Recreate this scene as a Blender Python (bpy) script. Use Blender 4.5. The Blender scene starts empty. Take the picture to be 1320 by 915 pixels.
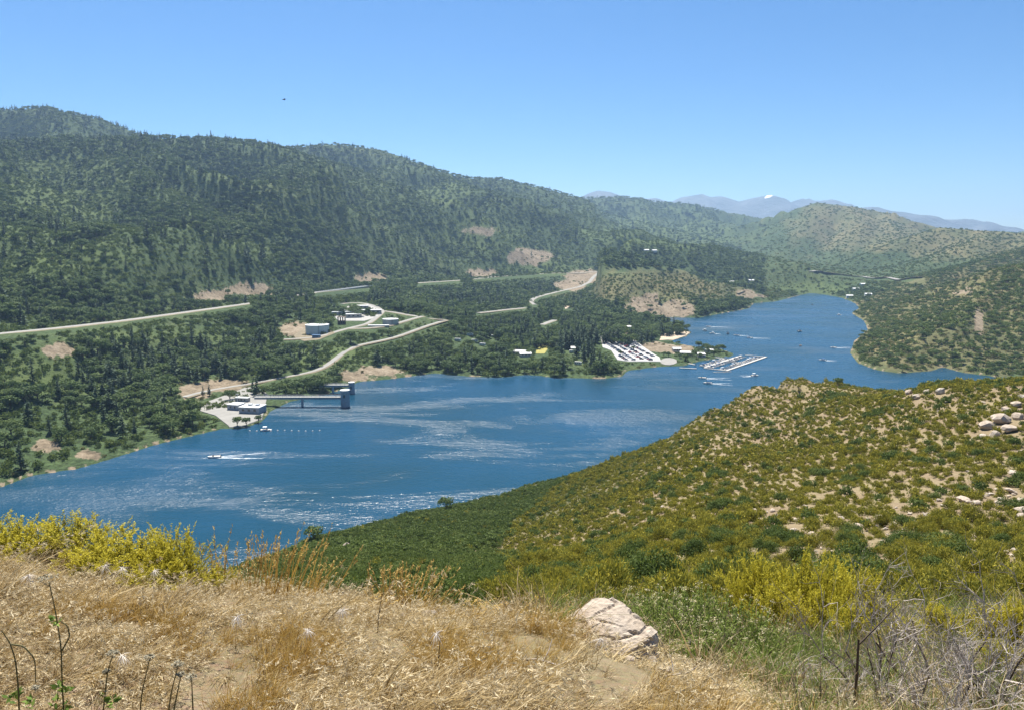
import bpy, bmesh, math, random
import numpy as np
from mathutils import Vector, Matrix

R = math.radians
random.seed(7)
rng = np.random.default_rng(7)
scene = bpy.context.scene
col = scene.collection

# ------------------------------------------------------------------ camera
CAM_H = 120.0                                  # eye height above the lake, metres
FPX, CX, CY, HORIZON = 960.0, 660.0, 457.5, 312.0
PITCH = math.atan((CY - HORIZON) / FPX)
cam_data = bpy.data.cameras.new('camera')
cam_data.sensor_width = 36.0
cam_data.lens = 36.0 * FPX / 1320.0
cam_data.clip_start = 0.05
cam_data.clip_end = 90000.0
cam = bpy.data.objects.new('camera', cam_data)
cam.location = (0, 0, CAM_H)
cam.rotation_euler = (math.pi / 2 - PITCH, 0, 0)
col.objects.link(cam)
scene.camera = cam

# ------------------------------------------------------------------ sky and sun
SUN_EL, SUN_AZ = R(62), R(-14)                 # azimuth clockwise from +Y (straight ahead)
world = bpy.data.worlds.new('World')
scene.world = world
world.use_nodes = True
wn = world.node_tree.nodes
bg = wn['Background']
sky = wn.new('ShaderNodeTexSky')
sky.sky_type = 'NISHITA'
sky.sun_disc = False
sky.sun_elevation = SUN_EL
sky.sun_rotation = SUN_AZ
sky.altitude = 2500
sky.air_density = 1.1
sky.dust_density = 0.8
sky.ozone_density = 5.0
hsv = wn.new('ShaderNodeHueSaturation'); hsv.inputs['Saturation'].default_value = 1.22
world.node_tree.links.new(sky.outputs[0], hsv.inputs['Color']); world.node_tree.links.new(hsv.outputs[0], bg.inputs[0])
bg.inputs[1].default_value = 0.060
sun_data = bpy.data.lights.new('sun', 'SUN')
sun_data.energy = 5.0
sun_data.angle = R(0.53)
sun_data.color = (1.0, 0.95, 0.87)
sun = bpy.data.objects.new('sun', sun_data)
sdir = Vector((math.sin(SUN_AZ) * math.cos(SUN_EL), math.cos(SUN_AZ) * math.cos(SUN_EL), math.sin(SUN_EL)))
sun.rotation_euler = (-sdir).to_track_quat('-Z', 'Y').to_euler()
sun.location = (0, 0, 400)
col.objects.link(sun)
scene.view_settings.view_transform = 'Standard'
scene.view_settings.look = 'None'
scene.view_settings.exposure = 1.12
scene.view_settings.gamma = 1.0
scene.view_settings.use_curve_mapping = False
scene.cycles.use_denoising = True
scene.cycles.max_bounces = 5
scene.cycles.diffuse_bounces = 3
scene.cycles.glossy_bounces = 2
scene.cycles.transmission_bounces = 4
scene.cycles.transparent_max_bounces = 6
scene.cycles.volume_bounces = 0
scene.cycles.sample_clamp_indirect = 4.0
scene.cycles.use_adaptive_sampling = False

# ------------------------------------------------------------------ helpers: rays, noise, interpolation
SP, CP = math.sin(PITCH), math.cos(PITCH)
def at(px, py, Y):
    """world point seen at a photo position, Y metres ahead of the viewpoint"""
    a, b = (px - CX) / FPX, (CY - py) / FPX
    dy = CP + b * SP
    return (a / dy * Y, Y, CAM_H + (-SP + b * CP) / dy * Y)
def on_water(px, py, z=0.0):
    b = (CY - py) / FPX
    return at(px, py, (z - CAM_H) / ((-SP + b * CP) / (CP + b * SP)))
def project(x, y, z):
    x, y, z = np.asarray(x, float), np.asarray(y, float), np.asarray(z, float) - CAM_H
    dep = np.maximum(y * CP - z * SP, 1e-3)
    return CX + FPX * x / dep, CY - FPX * (y * SP + z * CP) / dep

_perm = np.random.default_rng(3).permutation(4096)
_grad = np.random.default_rng(4).uniform(0, 2 * np.pi, 4096)
def noise(x, y, s=0):
    x = np.asarray(x, float); y = np.asarray(y, float)
    xi = np.floor(x).astype(np.int64); yi = np.floor(y).astype(np.int64)
    xf, yf = x - xi, y - yi
    def g(ix, iy, fx, fy):
        h = _perm[(_perm[(ix + s * 57) & 4095] + iy) & 4095]
        return np.cos(_grad[h]) * fx + np.sin(_grad[h]) * fy
    u = xf * xf * xf * (xf * (xf * 6 - 15) + 10); v = yf * yf * yf * (yf * (yf * 6 - 15) + 10)
    a = g(xi, yi, xf, yf); b = g(xi + 1, yi, xf - 1, yf)
    c = g(xi, yi + 1, xf, yf - 1); d = g(xi + 1, yi + 1, xf - 1, yf - 1)
    return 1.5 * ((a * (1 - u) + b * u) * (1 - v) + (c * (1 - u) + d * u) * v)
def fbm(x, y, o=4, s=0):
    t = 0; a = 1.0; n = 0
    for k in range(o):
        t = t + a * noise(x * 2 ** k, y * 2 ** k, s + k); n += a; a *= 0.5
    return t / n

class Spline:
    """thin plate spline through scattered heights, in (direction, log distance)"""
    def __init__(self, pts, smooth=1e-4):
        p = np.array(pts, float)
        self.c = self.uv(p[:, 0], p[:, 1]); n = len(p)
        A = np.zeros((n + 3, n + 3))
        A[:n, :n] = self.k(self.c, self.c) + smooth * np.eye(n)
        A[:n, n] = 1; A[:n, n + 1:] = self.c; A[n, :n] = 1; A[n + 1:, :n] = self.c.T
        self.w = np.linalg.solve(A, np.r_[p[:, 2], 0, 0, 0])
    def uv(self, x, y):
        d = np.maximum(y + 3.0, 0.5)
        return np.stack([x / d * 3.0, np.log(d)], 1)
    def k(self, a, b):
        r2 = (a[:, None, 0] - b[None, :, 0]) ** 2 + (a[:, None, 1] - b[None, :, 1]) ** 2
        return 0.5 * r2 * np.log(r2 + 1e-12)
    def __call__(self, x, y):
        sh = x.shape; q = self.uv(x.ravel(), y.ravel()); out = np.zeros(len(q))
        for i in range(0, len(q), 20000):
            s = slice(i, i + 20000)
            out[s] = self.k(q[s], self.c) @ self.w[:-3] + self.w[-3] + q[s] @ self.w[-2:]
        return out.reshape(sh)

def seg_dist(x, y, P):
    """distance to a polyline and the interpolated third coordinate of its nearest point"""
    best = np.full(x.shape, 1e18); zz = np.zeros(x.shape)
    for (x0, y0, z0), (x1, y1, z1) in zip(P[:-1], P[1:]):
        dx, dy = x1 - x0, y1 - y0
        t = np.clip(((x - x0) * dx + (y - y0) * dy) / (dx * dx + dy * dy + 1e-9), 0, 1)
        d = (x - x0 - t * dx) ** 2 + (y - y0 - t * dy) ** 2
        m = d < best
        best = np.where(m, d, best); zz = np.where(m, z0 + t * (z1 - z0), zz)
    return np.sqrt(best), zz
def inside(x, y, poly):
    r = np.zeros(x.shape, bool); n = len(poly)
    for i in range(n):
        x0, y0 = poly[i][:2]; x1, y1 = poly[(i + 1) % n][:2]
        if y0 == y1: continue
        c = ((y0 > y) != (y1 > y)) & (x < (x1 - x0) * (y - y0) / (y1 - y0) + x0)
        r ^= c
    return r
# ------------------------------------------------------------------ the lie of the land
FAR_SHORE_PX = [(-420, 660), (-200, 650), (-60, 640), (0, 628), (40, 613), (100, 604), (150, 589), (200, 573), (250, 561), (285, 553),
    (312, 552), (338, 543), (348, 530), (372, 518), (420, 508), (448, 500), (462, 492), (500, 489), (545, 483), (560, 481), (600, 485),
    (640, 487), (680, 483), (720, 487), (780, 488), (802, 485), (808, 478), (845, 473), (880, 472), (900, 466), (940, 460), (947, 456),
    (930, 450), (905, 449), (880, 444), (864, 440), (884, 434), (892, 428), (872, 421), (850, 415), (836, 412), (852, 409), (900, 410),
    (922, 406), (965, 398), (972, 391), (1000, 389), (1030, 381), (1045, 378), (1062, 380), (1085, 384), (1102, 391), (1108, 397),
    (1098, 404), (1114, 414), (1119, 425), (1101, 440), (1096, 455), (1106, 468), (1130, 477), (1160, 481), (1200, 478), (1215, 473),
    (1240, 480), (1285, 486), (1340, 489), (1480, 488), (1700, 486)]
NEAR_SHORE_PX = [(1700, 525), (1480, 525), (1320, 525), (1150, 532), (1000, 552), (900, 572), (800, 602), (730, 617), (690, 625), (640, 641), (600, 652),
    (560, 660), (480, 678), (400, 703), (300, 740), (200, 766), (0, 790), (-200, 800), (-420, 805)]
LAKE = [on_water(*p)[:2] for p in FAR_SHORE_PX + NEAR_SHORE_PX]
MIDX = [-600, -200, 0, 100, 300, 500, 700, 900, 1100, 1320, 1600, 2200]
MIDY = [290, 290, 300, 330, 420, 450, 500, 600, 620, 540, 500, 500]

near_px = [  # (photo x, photo y, distance)
 (-250,915,2.9),(0,915,2.9),(300,915,2.9),(660,915,2.9),(860,915,3.0),(1000,915,4.0),(1200,915,4.9),(1320,915,5.3),(1600,915,5.6),
 (-250,715,4.8),(0,728,4.7),(120,748,4.6),(260,765,4.6),(400,782,4.5),(500,797,4.4),(600,800,4.5),(700,808,4.6),(800,838,4.7),(900,850,5.2),
 (1000,842,7.0),(1150,838,8.2),(1320,832,8.6),(1600,830,9),
 (1000,795,14),(1150,790,15),(1320,785,16),(1600,780,18),
 (-250,770,9),(0,775,9),(200,790,9.5),(400,800,9),(550,812,9),(700,812,10),(850,808,11),
 (1600,740,28),(1600,660,70),(1600,580,105),(1600,525,150),(1600,500,190),(1600,497,260),
 (1400,745,29),(1400,680,60),(1400,600,105),(1400,524,150),(1400,495,175),
 (1250,748,29),(1250,720,39),(1250,700,48),(1250,680,60),(1250,640,84),(1250,600,108),(1250,560,132),(1250,522,160),(1250,498,188),
 (1080,750,28),(1080,720,42),(1080,690,60),(1080,650,90),(1080,600,135),(1080,550,190),(1080,518,240),(1080,503,270),(1120,506,255),(1160,506,235),
 (900,765,26),(900,735,42),(900,705,62),(900,665,97),(900,620,145),(900,580,200),(900,556,260),(900,540,300),
 (1000,760,27),(1000,720,45),(1000,660,92),(1000,600,150),(1000,540,220),(1000,505,270),(1000,486,300),(980,487,300),(960,498,300),(1035,492,295),(940,513,303),
 (800,775,22),(800,735,52),(800,690,110),(800,640,190),(800,607,265),(800,587,320),
 (700,785,19),(700,752,50),(700,722,95),(700,692,165),(700,660,235),(700,640,290),(700,624,340),
 (550,795,18),(550,772,45),(550,745,90),(550,720,140),(550,700,190),(550,680,235),(550,662,285),
 (400,795,22),(400,775,45),(400,748,80),(400,724,130),(400,706,190),(400,694,250),
 (200,800,28),(200,800,100),(200,795,170),(0,800,28),(0,802,100),(0,806,180),(-250,800,28),(-250,806,100),(-250,812,190),
]
near_pts = [at(*p) for p in near_px] + [(0, 0, 118.35), (-3, 0, 118.4), (3, 0, 117.9), (0, -1.5, 118.5), (-2, -1.5, 118.5), (2, -1.5, 118.4), (6, 1, 117.0), (-6, 1, 118.5)]
for px, Y, z in [(900, 350, 30), (900, 420, 6), (1000, 340, 52), (1000, 420, 22), (1000, 480, 5), (1100, 315, 58), (1100, 400, 25), (1200, 215, 78), (1200, 280, 60),
                 (1200, 380, 25), (1320, 175, 86), (1320, 250, 69), (1320, 350, 30), (1500, 300, 55), (1500, 380, 20), (800, 370, 8), (1900, 250, 66), (-600, 120, 60), (-600, 230, 5)]:
    near_pts.append(((px - CX) / FPX * Y, Y, z))
near_spline = Spline(near_pts, 2e-4)

HIGHWAY_PX = [(-300, 462, 450), (-150, 446, 500), (0, 431, 560), (80, 423, 640), (160, 414, 720), (240, 403, 830), (320, 392, 950), (365, 384, 1060), (410, 377, 1150), (475, 371, 1320), (540, 365, 1480),
              (590, 362, 1600), (640, 357, 1750), (700, 353, 1880), (770, 350, 2000), (850, 348.5, 2200), (920, 349, 2400)]
HILL_ROAD_PX = [(774, 350.8, 1985), (765, 357, 1900), (760, 364, 1830), (747, 370, 1720), (720, 376, 1600), (700, 381, 1490), (690, 384, 1450), (684, 388, 1380), (690, 393, 1290)]
valley_pts = [at(*p) for p in HIGHWAY_PX + HILL_ROAD_PX]
for p in FAR_SHORE_PX[::2]:
    q = on_water(*p); valley_pts.append((q[0], q[1], 1.0))
valley_pts += [at(*p) for p in [(300, 520, 572), (405, 434, 780), (440, 418, 850), (507, 420, 850), (550, 410, 900), (470, 395, 1000), (350, 440, 760), (220, 470, 640), (100, 500, 520), (0, 520, 450),
    (-200, 540, 400), (450, 455, 700), (560, 445, 790), (640, 442, 845), (700, 452, 795), (750, 440, 850), (810, 447, 830), (770, 425, 960), (640, 402, 1150), (700, 384, 1450), (765, 362, 1850),
    (750, 396, 1300), (580, 385, 1250), (560, 400, 1050), (835, 405, 1180), (1000, 376, 1720), (1060, 370, 1900), (1120, 360, 2200), (1000, 358, 2250), (930, 366, 1800), (850, 352, 2100), (960, 342, 2900),
    (1150, 390, 1350), (1200, 440, 880), (1300, 460, 760), (1320, 400, 1100), (1450, 430, 900), (1140, 365, 1900)]]
valley_pts += [((px - CX) / FPX * Y, Y, z) for px, Y, z in [(-300, 900, 90), (0, 1000, 90), (200, 1300, 80), (400, 1700, 80), (-300, 2500, 120), (0, 4000, 90), (400, 4000, 80), (800, 4000, 60), (1200, 4000, 70), (1600, 3000, 90),
    (1600, 1500, 70), (0, 9000, 90), (700, 9000, 90), (1400, 9000, 90), (0, 24000, 90), (700, 24000, 90), (1400, 24000, 90), (1900, 900, 50)]]
valley_spline = Spline(valley_pts, 2e-4)

# crest lines: (slope at the crest, roundness, [(photo x, photo y, distance) ...])
CRESTS = [
 (0.52, 30, [(-350, 118, 1950), (-150, 128, 2050), (0, 143, 2150), (60, 141, 2200), (110, 151, 2250), (190, 180, 2400), (260, 205, 2500)]),
 (0.40, 25, [(-350, 195, 1450), (-150, 190, 1500), (0, 186, 1550), (120, 181, 1620), (190, 179, 1680), (270, 180, 1780), (330, 184, 1880), (380, 196, 1950), (450, 217, 2000), (520, 250, 1980), (600, 290, 2000), (690, 326, 2080), (760, 345, 2250)]),
 (0.40, 20, [(120, 181, 1620), (170, 215, 1400), (230, 262, 1230), (290, 315, 1090), (340, 352, 1030)]),
 (0.40, 20, [(330, 184, 1880), (350, 225, 1680), (390, 270, 1500), (430, 312, 1400), (470, 345, 1380)]),
 (0.40, 20, [(450, 217, 2000), (480, 262, 1800), (520, 310, 1660), (560, 345, 1620)]),
 (0.40, 20, [(0, 186, 1550), (-20, 225, 1300), (0, 262, 1120)]),
 (0.45, 30, [(300, 184, 2500), (380, 191, 2550), (430, 186, 2620), (480, 193, 2700), (540, 213, 2800), (600, 230, 2950), (640, 232, 3100), (690, 241, 3300), (730, 252, 3400), (760, 264, 3450), (800, 290, 3400), (850, 314, 3200), (900, 330, 3000)]),
 (0.38, 25, [(540, 213, 2800), (565, 228, 2600), (577, 239, 2400), (615, 250, 2330), (655, 275, 2230), (700, 303, 2130), (760, 334, 2100)]),
 (0.36, 25, [(500, 265, 2250), (540, 247, 2330), (577, 239, 2400)]),
 (0.36, 20, [(545, 312, 1900), (590, 295, 1980), (625, 294, 2020), (680, 312, 2080), (730, 332, 2180), (770, 344, 2280)]),
 (0.36, 20, [(640, 232, 3100), (700, 260, 2900), (740, 285, 2700), (800, 311, 2550), (850, 332, 2450)]),
 (0.36, 30, [(640, 270, 4600), (690, 262, 4550), (745, 257, 4500), (800, 254, 4600), (840, 260, 4700), (880, 263, 4750), (920, 271, 4800), (960, 278, 4900), (990, 285, 5000), (1020, 294, 5200)]),
 (0.34, 25, [(745, 257, 4500), (780, 276, 3900), (850, 292, 3500), (920, 312, 3200), (985, 333, 2900)]),
 (0.34, 25, [(880, 263, 4750), (920, 285, 4200), (970, 305, 3800), (1000, 325, 3300)]),
 (0.55, 18, [(950, 312, 3900), (975, 301, 3800), (1000, 286, 3720), (1030, 271, 3660), (1055, 262, 3600), (1090, 266, 3620), (1120, 270, 3700), (1160, 281, 3850), (1200, 293, 4000), (1240, 300, 4200), (1400, 295, 4400)]),
 (0.38, 20, [(1055, 262, 3600), (1040, 290, 3200), (1015, 312, 2900), (1000, 335, 2600)]),
 (0.38, 20, [(1095, 266, 3620), (1110, 292, 3100), (1095, 315, 2800), (1080, 335, 2500)]),
 (0.38, 20, [(1140, 276, 3780), (1150, 300, 3000), (1135, 322, 2600)]),
 (0.36, 18, [(1090, 340, 2250), (1130, 324, 2300), (1170, 308, 2400), (1213, 293.5, 2550), (1245, 296, 2550), (1280, 299, 2500), (1320, 300, 2450), (1450, 292, 2350), (1700, 285, 2300)]),
 (0.36, 16, [(1280, 299, 2500), (1240, 320, 2100), (1190, 342, 1850), (1150, 360, 1700)]),
 (0.36, 16, [(1400, 294, 2400), (1340, 318, 1750), (1280, 335, 1600), (1220, 352, 1480), (1165, 375, 1370)]),
 (0.42, 12, [(1700, 330, 1150), (1450, 333, 1120), (1320, 343, 1100), (1290, 346, 1080), (1262, 352, 1050), (1230, 366, 1000), (1194, 386, 930), (1150, 408, 850), (1122, 424, 790), (1108, 440, 740)]),
 (0.42, 10, [(1262, 352, 1050), (1250, 385, 900), (1225, 420, 800), (1200, 450, 735)]),
 (0.42, 10, [(1320, 343, 1100), (1330, 385, 900), (1310, 430, 780)]),
 (0.40, 12, [(778, 353, 1500), (798, 350, 1410), (830, 356, 1330), (880, 366, 1290), (930, 379, 1240), (958, 388, 1205)]),
 (0.40, 12, [(850, 360, 1310), (858, 378, 1240), (866, 392, 1205)]),
 (0.42, 15, [(-350, 250, 900), (-100, 272, 900), (0, 289, 920), (60, 301, 930), (120, 326, 910), (180, 346, 890), (250, 367, 890)]),
 (0.42, 12, [(60, 301, 930), (70, 350, 780), (90, 385, 720)]),
]
FAR_CRESTS = [
 (0.30, 60, [(715, 264, 12500), (745, 256, 12500), (758, 249, 12500), (770, 245, 12500), (785, 247, 12500), (800, 253, 12600), (830, 257, 12800), (845, 255, 12800), (860, 262, 13000), (885, 268, 13500)]),
 (0.30, 60, [(850, 268, 14500), (878, 254, 14500), (905, 250, 14500), (915, 254, 14500), (930, 253, 14500), (952, 260, 14500), (970, 255, 14500), (993, 251, 14500), (1005, 256, 14500), (1018, 262, 14500), (1038, 254, 14600), (1052, 259, 14600), (1066, 256, 14600), (1090, 264, 14700), (1110, 270, 14700)]),
 (0.30, 60, [(1100, 268, 12000), (1128, 265, 12000), (1145, 269, 12000), (1165, 272, 12000), (1190, 276, 12000), (1215, 282, 12000), (1250, 280, 12000), (1275, 287, 12000), (1305, 296, 12000), (1340, 300, 12000), (1500, 305, 12000)]),
]
def spurs(xf, yf):
    wx = xf + 70 * fbm(xf / 340, yf / 340, 3, 31); wy = yf + 70 * fbm(xf / 340, yf / 340, 3, 41)
    return 1.0 - 2.2 * np.abs(noise(wx / 380, wy / 380, 51)), 1.0 - 2.0 * np.abs(noise(wx / 110, wy / 110, 55))
def land_height(x, y):
    D = y + 3.0
    pxa = CX + FPX * x / np.maximum(D, 1.0)
    mid = np.interp(pxa, MIDX, MIDY)
    near = y < mid
    zn = near_spline(x, np.minimum(y, 700))
    # small relief of the near slope, kept gentle close to the viewpoint
    amp = np.clip((D - 12) / 60, 0, 1)
    zn = zn + amp * (1.6 * fbm(x / 28, y / 28, 4, 11) + 0.5 * fbm(x / 6, y / 6, 3, 15)) + 0.03 * fbm(x / 0.5, y / 0.5, 3, 19) * np.clip(1.5 - D / 12, 0, 1) * 1.6
    zv = np.clip(valley_spline(x, np.maximum(y, 200)), 0.8, 200)
    zv = zv + np.clip((D - 500) / 900, 0, 1) * 3.0 * fbm(x / 160, y / 160, 4, 21)
    far = ~near
    z = np.where(near, zn, zv)
    xf, yf = x[far], y[far]
    hill = zv[far].copy()
    spur, spur2 = spurs(xf, yf)
    for k, (sl, rd, P) in enumerate(CRESTS):
        d, zr = seg_dist(xf, yf, [at(*p) for p in P])
        zb = -np.clip(zr * 0.4, 25, 130)
        rel = zr - zb
        dd = np.sqrt(d * d + rd * rd) - rd
        t = np.exp(-dd / (rel / sl))
        h = zb + rel * t + np.clip(dd / 160, 0, 1) * np.clip(t * 1.2, 0, 1) * (0.15 * rel * (spur - 0.55) + 0.028 * rel * (spur2 - 0.4))
        kk = 3.0                                              # smooth maximum
        hill = np.maximum(hill, h) + kk * np.log1p(np.exp(-np.abs(hill - h) / kk))
    # below the highway the valley floor stays open
    dh = np.interp(pxa[far], [-400, -300, -150, 0, 80, 160, 240, 320, 410, 475, 540, 590, 640, 690, 760, 790], [430, 450, 500, 560, 640, 720, 830, 950, 1150, 1320, 1480, 1600, 1700, 1820, 1850, 300])
    g = np.clip((yf - dh + 10) / np.interp(pxa[far], [200, 420], [220, 460]), 0, 1); g = g * g * (3 - 2 * g)
    hill = zv[far] + (hill - zv[far]) * g
    for bench in (HIGHWAY_PX, HILL_ROAD_PX):                                 # the benches cut for the roads
     dhw, zhw = seg_dist(xf, yf, [at(*p) for p in bench])
     wb_ = np.clip(1 - (dhw - 14) / 80, 0, 1); wb_ = wb_ * wb_ * (3 - 2 * wb_); hill = hill * (1 - wb_) + zhw * wb_
    for sl, rd, P in FAR_CRESTS:
        d, zr = seg_dist(xf, yf, [at(p[0], p[1], p[2] * 0.68) for p in P])
        q = 1.0 - 2.0 * np.abs(noise(xf / 700, yf / 700, 61)) + 0.5 * (1 - 2 * np.abs(noise(xf / 300, yf / 300, 62)))
        h = zr * np.exp(-d * sl / np.maximum(zr, 50) * 1.3) + np.clip(d / 300, 0, 1) * np.exp(-d / 2500) * 60 * q
        hill = np.where(yf > 6000, np.maximum(hill, h), hill)
    z[far] = hill
    # the lake basin
    P = [(p[0], p[1], 0) for p in LAKE + LAKE[:1]]
    sd, _ = seg_dist(x, y, P)
    wig = 1.0 + 0.35 * noise(x / 14, y / 14, 71)
    ins = inside(x, y, LAKE)
    cap = 0.25 + np.where(near, 0.40, 0.22) * sd * wig + (sd / 26) ** 2
    z = np.where(ins, -np.minimum(0.35 * sd, 14), np.minimum(z, cap))
    return z, ins, sd, near

NT, NR, TMAX, D0, D1 = 500, 600, 1.0, 1.6, 12500.0
tt = np.linspace(-TMAX, TMAX, NT); lr = np.linspace(math.log(D0), math.log(D1), NR)
GY = np.exp(lr)[:, None] - 3.0 + 0 * tt[None, :]
GX = (GY + 3.0) * tt[None, :]
GZ, GIN, GSD, GNEAR = land_height(GX, GY)
def grid_sample(G, x, y):
    d = np.maximum(np.asarray(y, float) + 3.0, D0)
    u = np.clip((np.asarray(x, float) / d + TMAX) / (2 * TMAX) * (NT - 1), 0, NT - 1.001)
    v = np.clip((np.log(d) - lr[0]) / (lr[1] - lr[0]), 0, NR - 1.001)
    i, j = v.astype(int), u.astype(int)
    # triangle-free bilinear in the true distance inside the cell
    y0 = np.exp(lr[i]); y1 = np.exp(lr[i + 1]); a = np.clip((d - y0) / (y1 - y0), 0, 1); b = u - j
    return (G[i, j] * (1 - b) + G[i, j + 1] * b) * (1 - a) + (G[i + 1, j] * (1 - b) + G[i + 1, j + 1] * b) * a
def zat(x, y):
    return grid_sample(GZ, x, y)
def ground(x, y):
    return float(zat(np.array([x]), np.array([y]))[0])
def hit(px, py, ymin=1.0, ymax=15000.0):
    """first land point behind a photo position, farther than ymin"""
    Y = np.exp(np.linspace(math.log(ymin), math.log(ymax), 6000))
    b = (CY - py) / FPX; dy = CP + b * SP
    x = (px - CX) / FPX / dy * Y; z = CAM_H + (-SP + b * CP) / dy * Y
    below = np.nonzero(zat(x, Y) >= z)[0]
    k = below[0] if len(below) else len(Y) - 1
    return np.array([x[k], Y[k], float(zat(x[k:k + 1], Y[k:k + 1])[0])])
# what of the land the photograph can see: running skyline per direction
_ang = (GZ - CAM_H) / np.maximum(GY, 0.5)
_ang[GY < 1.0] = -9
GSKY = np.maximum.accumulate(_ang, 0)
GSKY = np.vstack([np.full((1, NT), -9.0), GSKY[:-1]])
def visible(x, y, z, slack):
    return (z + slack - CAM_H) / np.maximum(y, 0.5) > grid_sample(GSKY, x, y)
# ------------------------------------------------------------------ materials
def mat(name):
    m = bpy.data.materials.new(name); m.use_nodes = True
    nt = m.node_tree; return m, nt, nt.nodes, nt.links, nt.nodes['Principled BSDF']
def ramp(nd, stops):
    r = nd.new('ShaderNodeValToRGB'); e = r.color_ramp.elements
    while len(e) < len(stops): e.new(0.5)
    for q, (p, c) in zip(e, stops):
        q.position = p; q.color = (*c, 1) if len(c) == 3 else c
    return r
def ntex(nd, lk, scale, detail=4, rough=0.55, vec=None, dist=0.0):
    n = nd.new('ShaderNodeTexNoise'); n.inputs['Scale'].default_value = scale
    n.inputs['Detail'].default_value = detail; n.inputs['Roughness'].default_value = rough; n.inputs['Distortion'].default_value = dist
    if vec is not None: lk.new(vec, n.inputs['Vector'])
    return n
def mixc(nd, lk, fac, a, b, blend='MIX'):
    m = nd.new('ShaderNodeMix'); m.data_type = 'RGBA'; m.blend_type = blend
    for sock, v in ((m.inputs[0], fac), (m.inputs[6], a), (m.inputs[7], b)):
        if isinstance(v, (int, float)): sock.default_value = v
        elif isinstance(v, tuple): sock.default_value = (*v, 1)
        else: lk.new(v, sock)
    return m.outputs[2]
def math_(nd, lk, op, a, b=None, clamp=False):
    m = nd.new('ShaderNodeMath'); m.operation = op; m.use_clamp = clamp
    for k, v in enumerate((a, b)):
        if v is None: continue
        if isinstance(v, (int, float)): m.inputs[k].default_value = v
        else: lk.new(v, m.inputs[k])
    return m.outputs[0]
def simple(name, color, rough=0.8, vary=0.12, scale=3.0, bump=0.0, spec=0.3, metallic=0.0):
    """one colour with mottled wear"""
    m, nt, nd, lk, b = mat(name)
    tc = nd.new('ShaderNodeTexCoord')
    n = ntex(nd, lk, scale, 5, 0.6, tc.outputs['Object'])
    hi = tuple(min(1, c * (1 + vary)) for c in color); lo = tuple(c * (1 - vary) for c in color)
    r = ramp(nd, [(0.3, lo), (0.7, hi)])
    lk.new(n.outputs[0], r.inputs[0]); lk.new(r.outputs[0], b.inputs['Base Color'])
    b.inputs['Roughness'].default_value = rough; b.inputs['Specular IOR Level'].default_value = spec; b.inputs['Metallic'].default_value = metallic
    if bump:
        bp = nd.new('ShaderNodeBump'); bp.inputs['Strength'].default_value = bump; bp.inputs['Distance'].default_value = 0.05
        lk.new(n.outputs[0], bp.inputs['Height']); lk.new(bp.outputs[0], b.inputs['Normal'])
    return m
def leafy(name, c0, c1, c2, tip=None, trans=0.25, hue=0.5, detail_scale=0.0):
    """foliage: colour differs from plant to plant (random) and leaf to leaf (attribute 'leaf'); tips of the new growth by attribute 'tip'"""
    m, nt, nd, lk, b = mat(name)
    oi = nd.new('ShaderNodeObjectInfo')
    at_ = nd.new('ShaderNodeAttribute'); at_.attribute_name = 'leaf'
    stand = ntex(nd, lk, 0.012, 3, 0.6, oi.outputs['Location'])          # colour drifts from stand to stand
    rnd = math_(nd, lk, 'ADD', math_(nd, lk, 'MULTIPLY', oi.outputs['Random'], 0.6), math_(nd, lk, 'MULTIPLY', math_(nd, lk, 'SUBTRACT', stand.outputs[0], 0.3), 1.0))
    f = math_(nd, lk, 'ADD', math_(nd, lk, 'MULTIPLY', rnd, hue), math_(nd, lk, 'MULTIPLY', at_.outputs['Fac'], 1 - hue))
    r = ramp(nd, [(0.05, c0), (0.5, c1), (0.95, c2)]); lk.new(f, r.inputs[0])
    c = r.outputs[0]
    if tip:
        tp = nd.new('ShaderNodeAttribute'); tp.attribute_name = 'tip'
        c = mixc(nd, lk, tp.outputs['Fac'], c, tip)
    lk.new(c, b.inputs['Base Color'])
    b.inputs['Roughness'].default_value = 0.75; b.inputs['Specular IOR Level'].default_value = 0.2
    if trans > 0:
        tr = nd.new('ShaderNodeBsdfTranslucent'); lk.new(c, tr.inputs[0])
        mx = nd.new('ShaderNodeMixShader'); mx.inputs[0].default_value = trans
        lk.new(b.outputs[0], mx.inputs[1]); lk.new(tr.outputs[0], mx.inputs[2])
        lk.new(mx.outputs[0], nd['Material Output'].inputs['Surface'])
    return m

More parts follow.
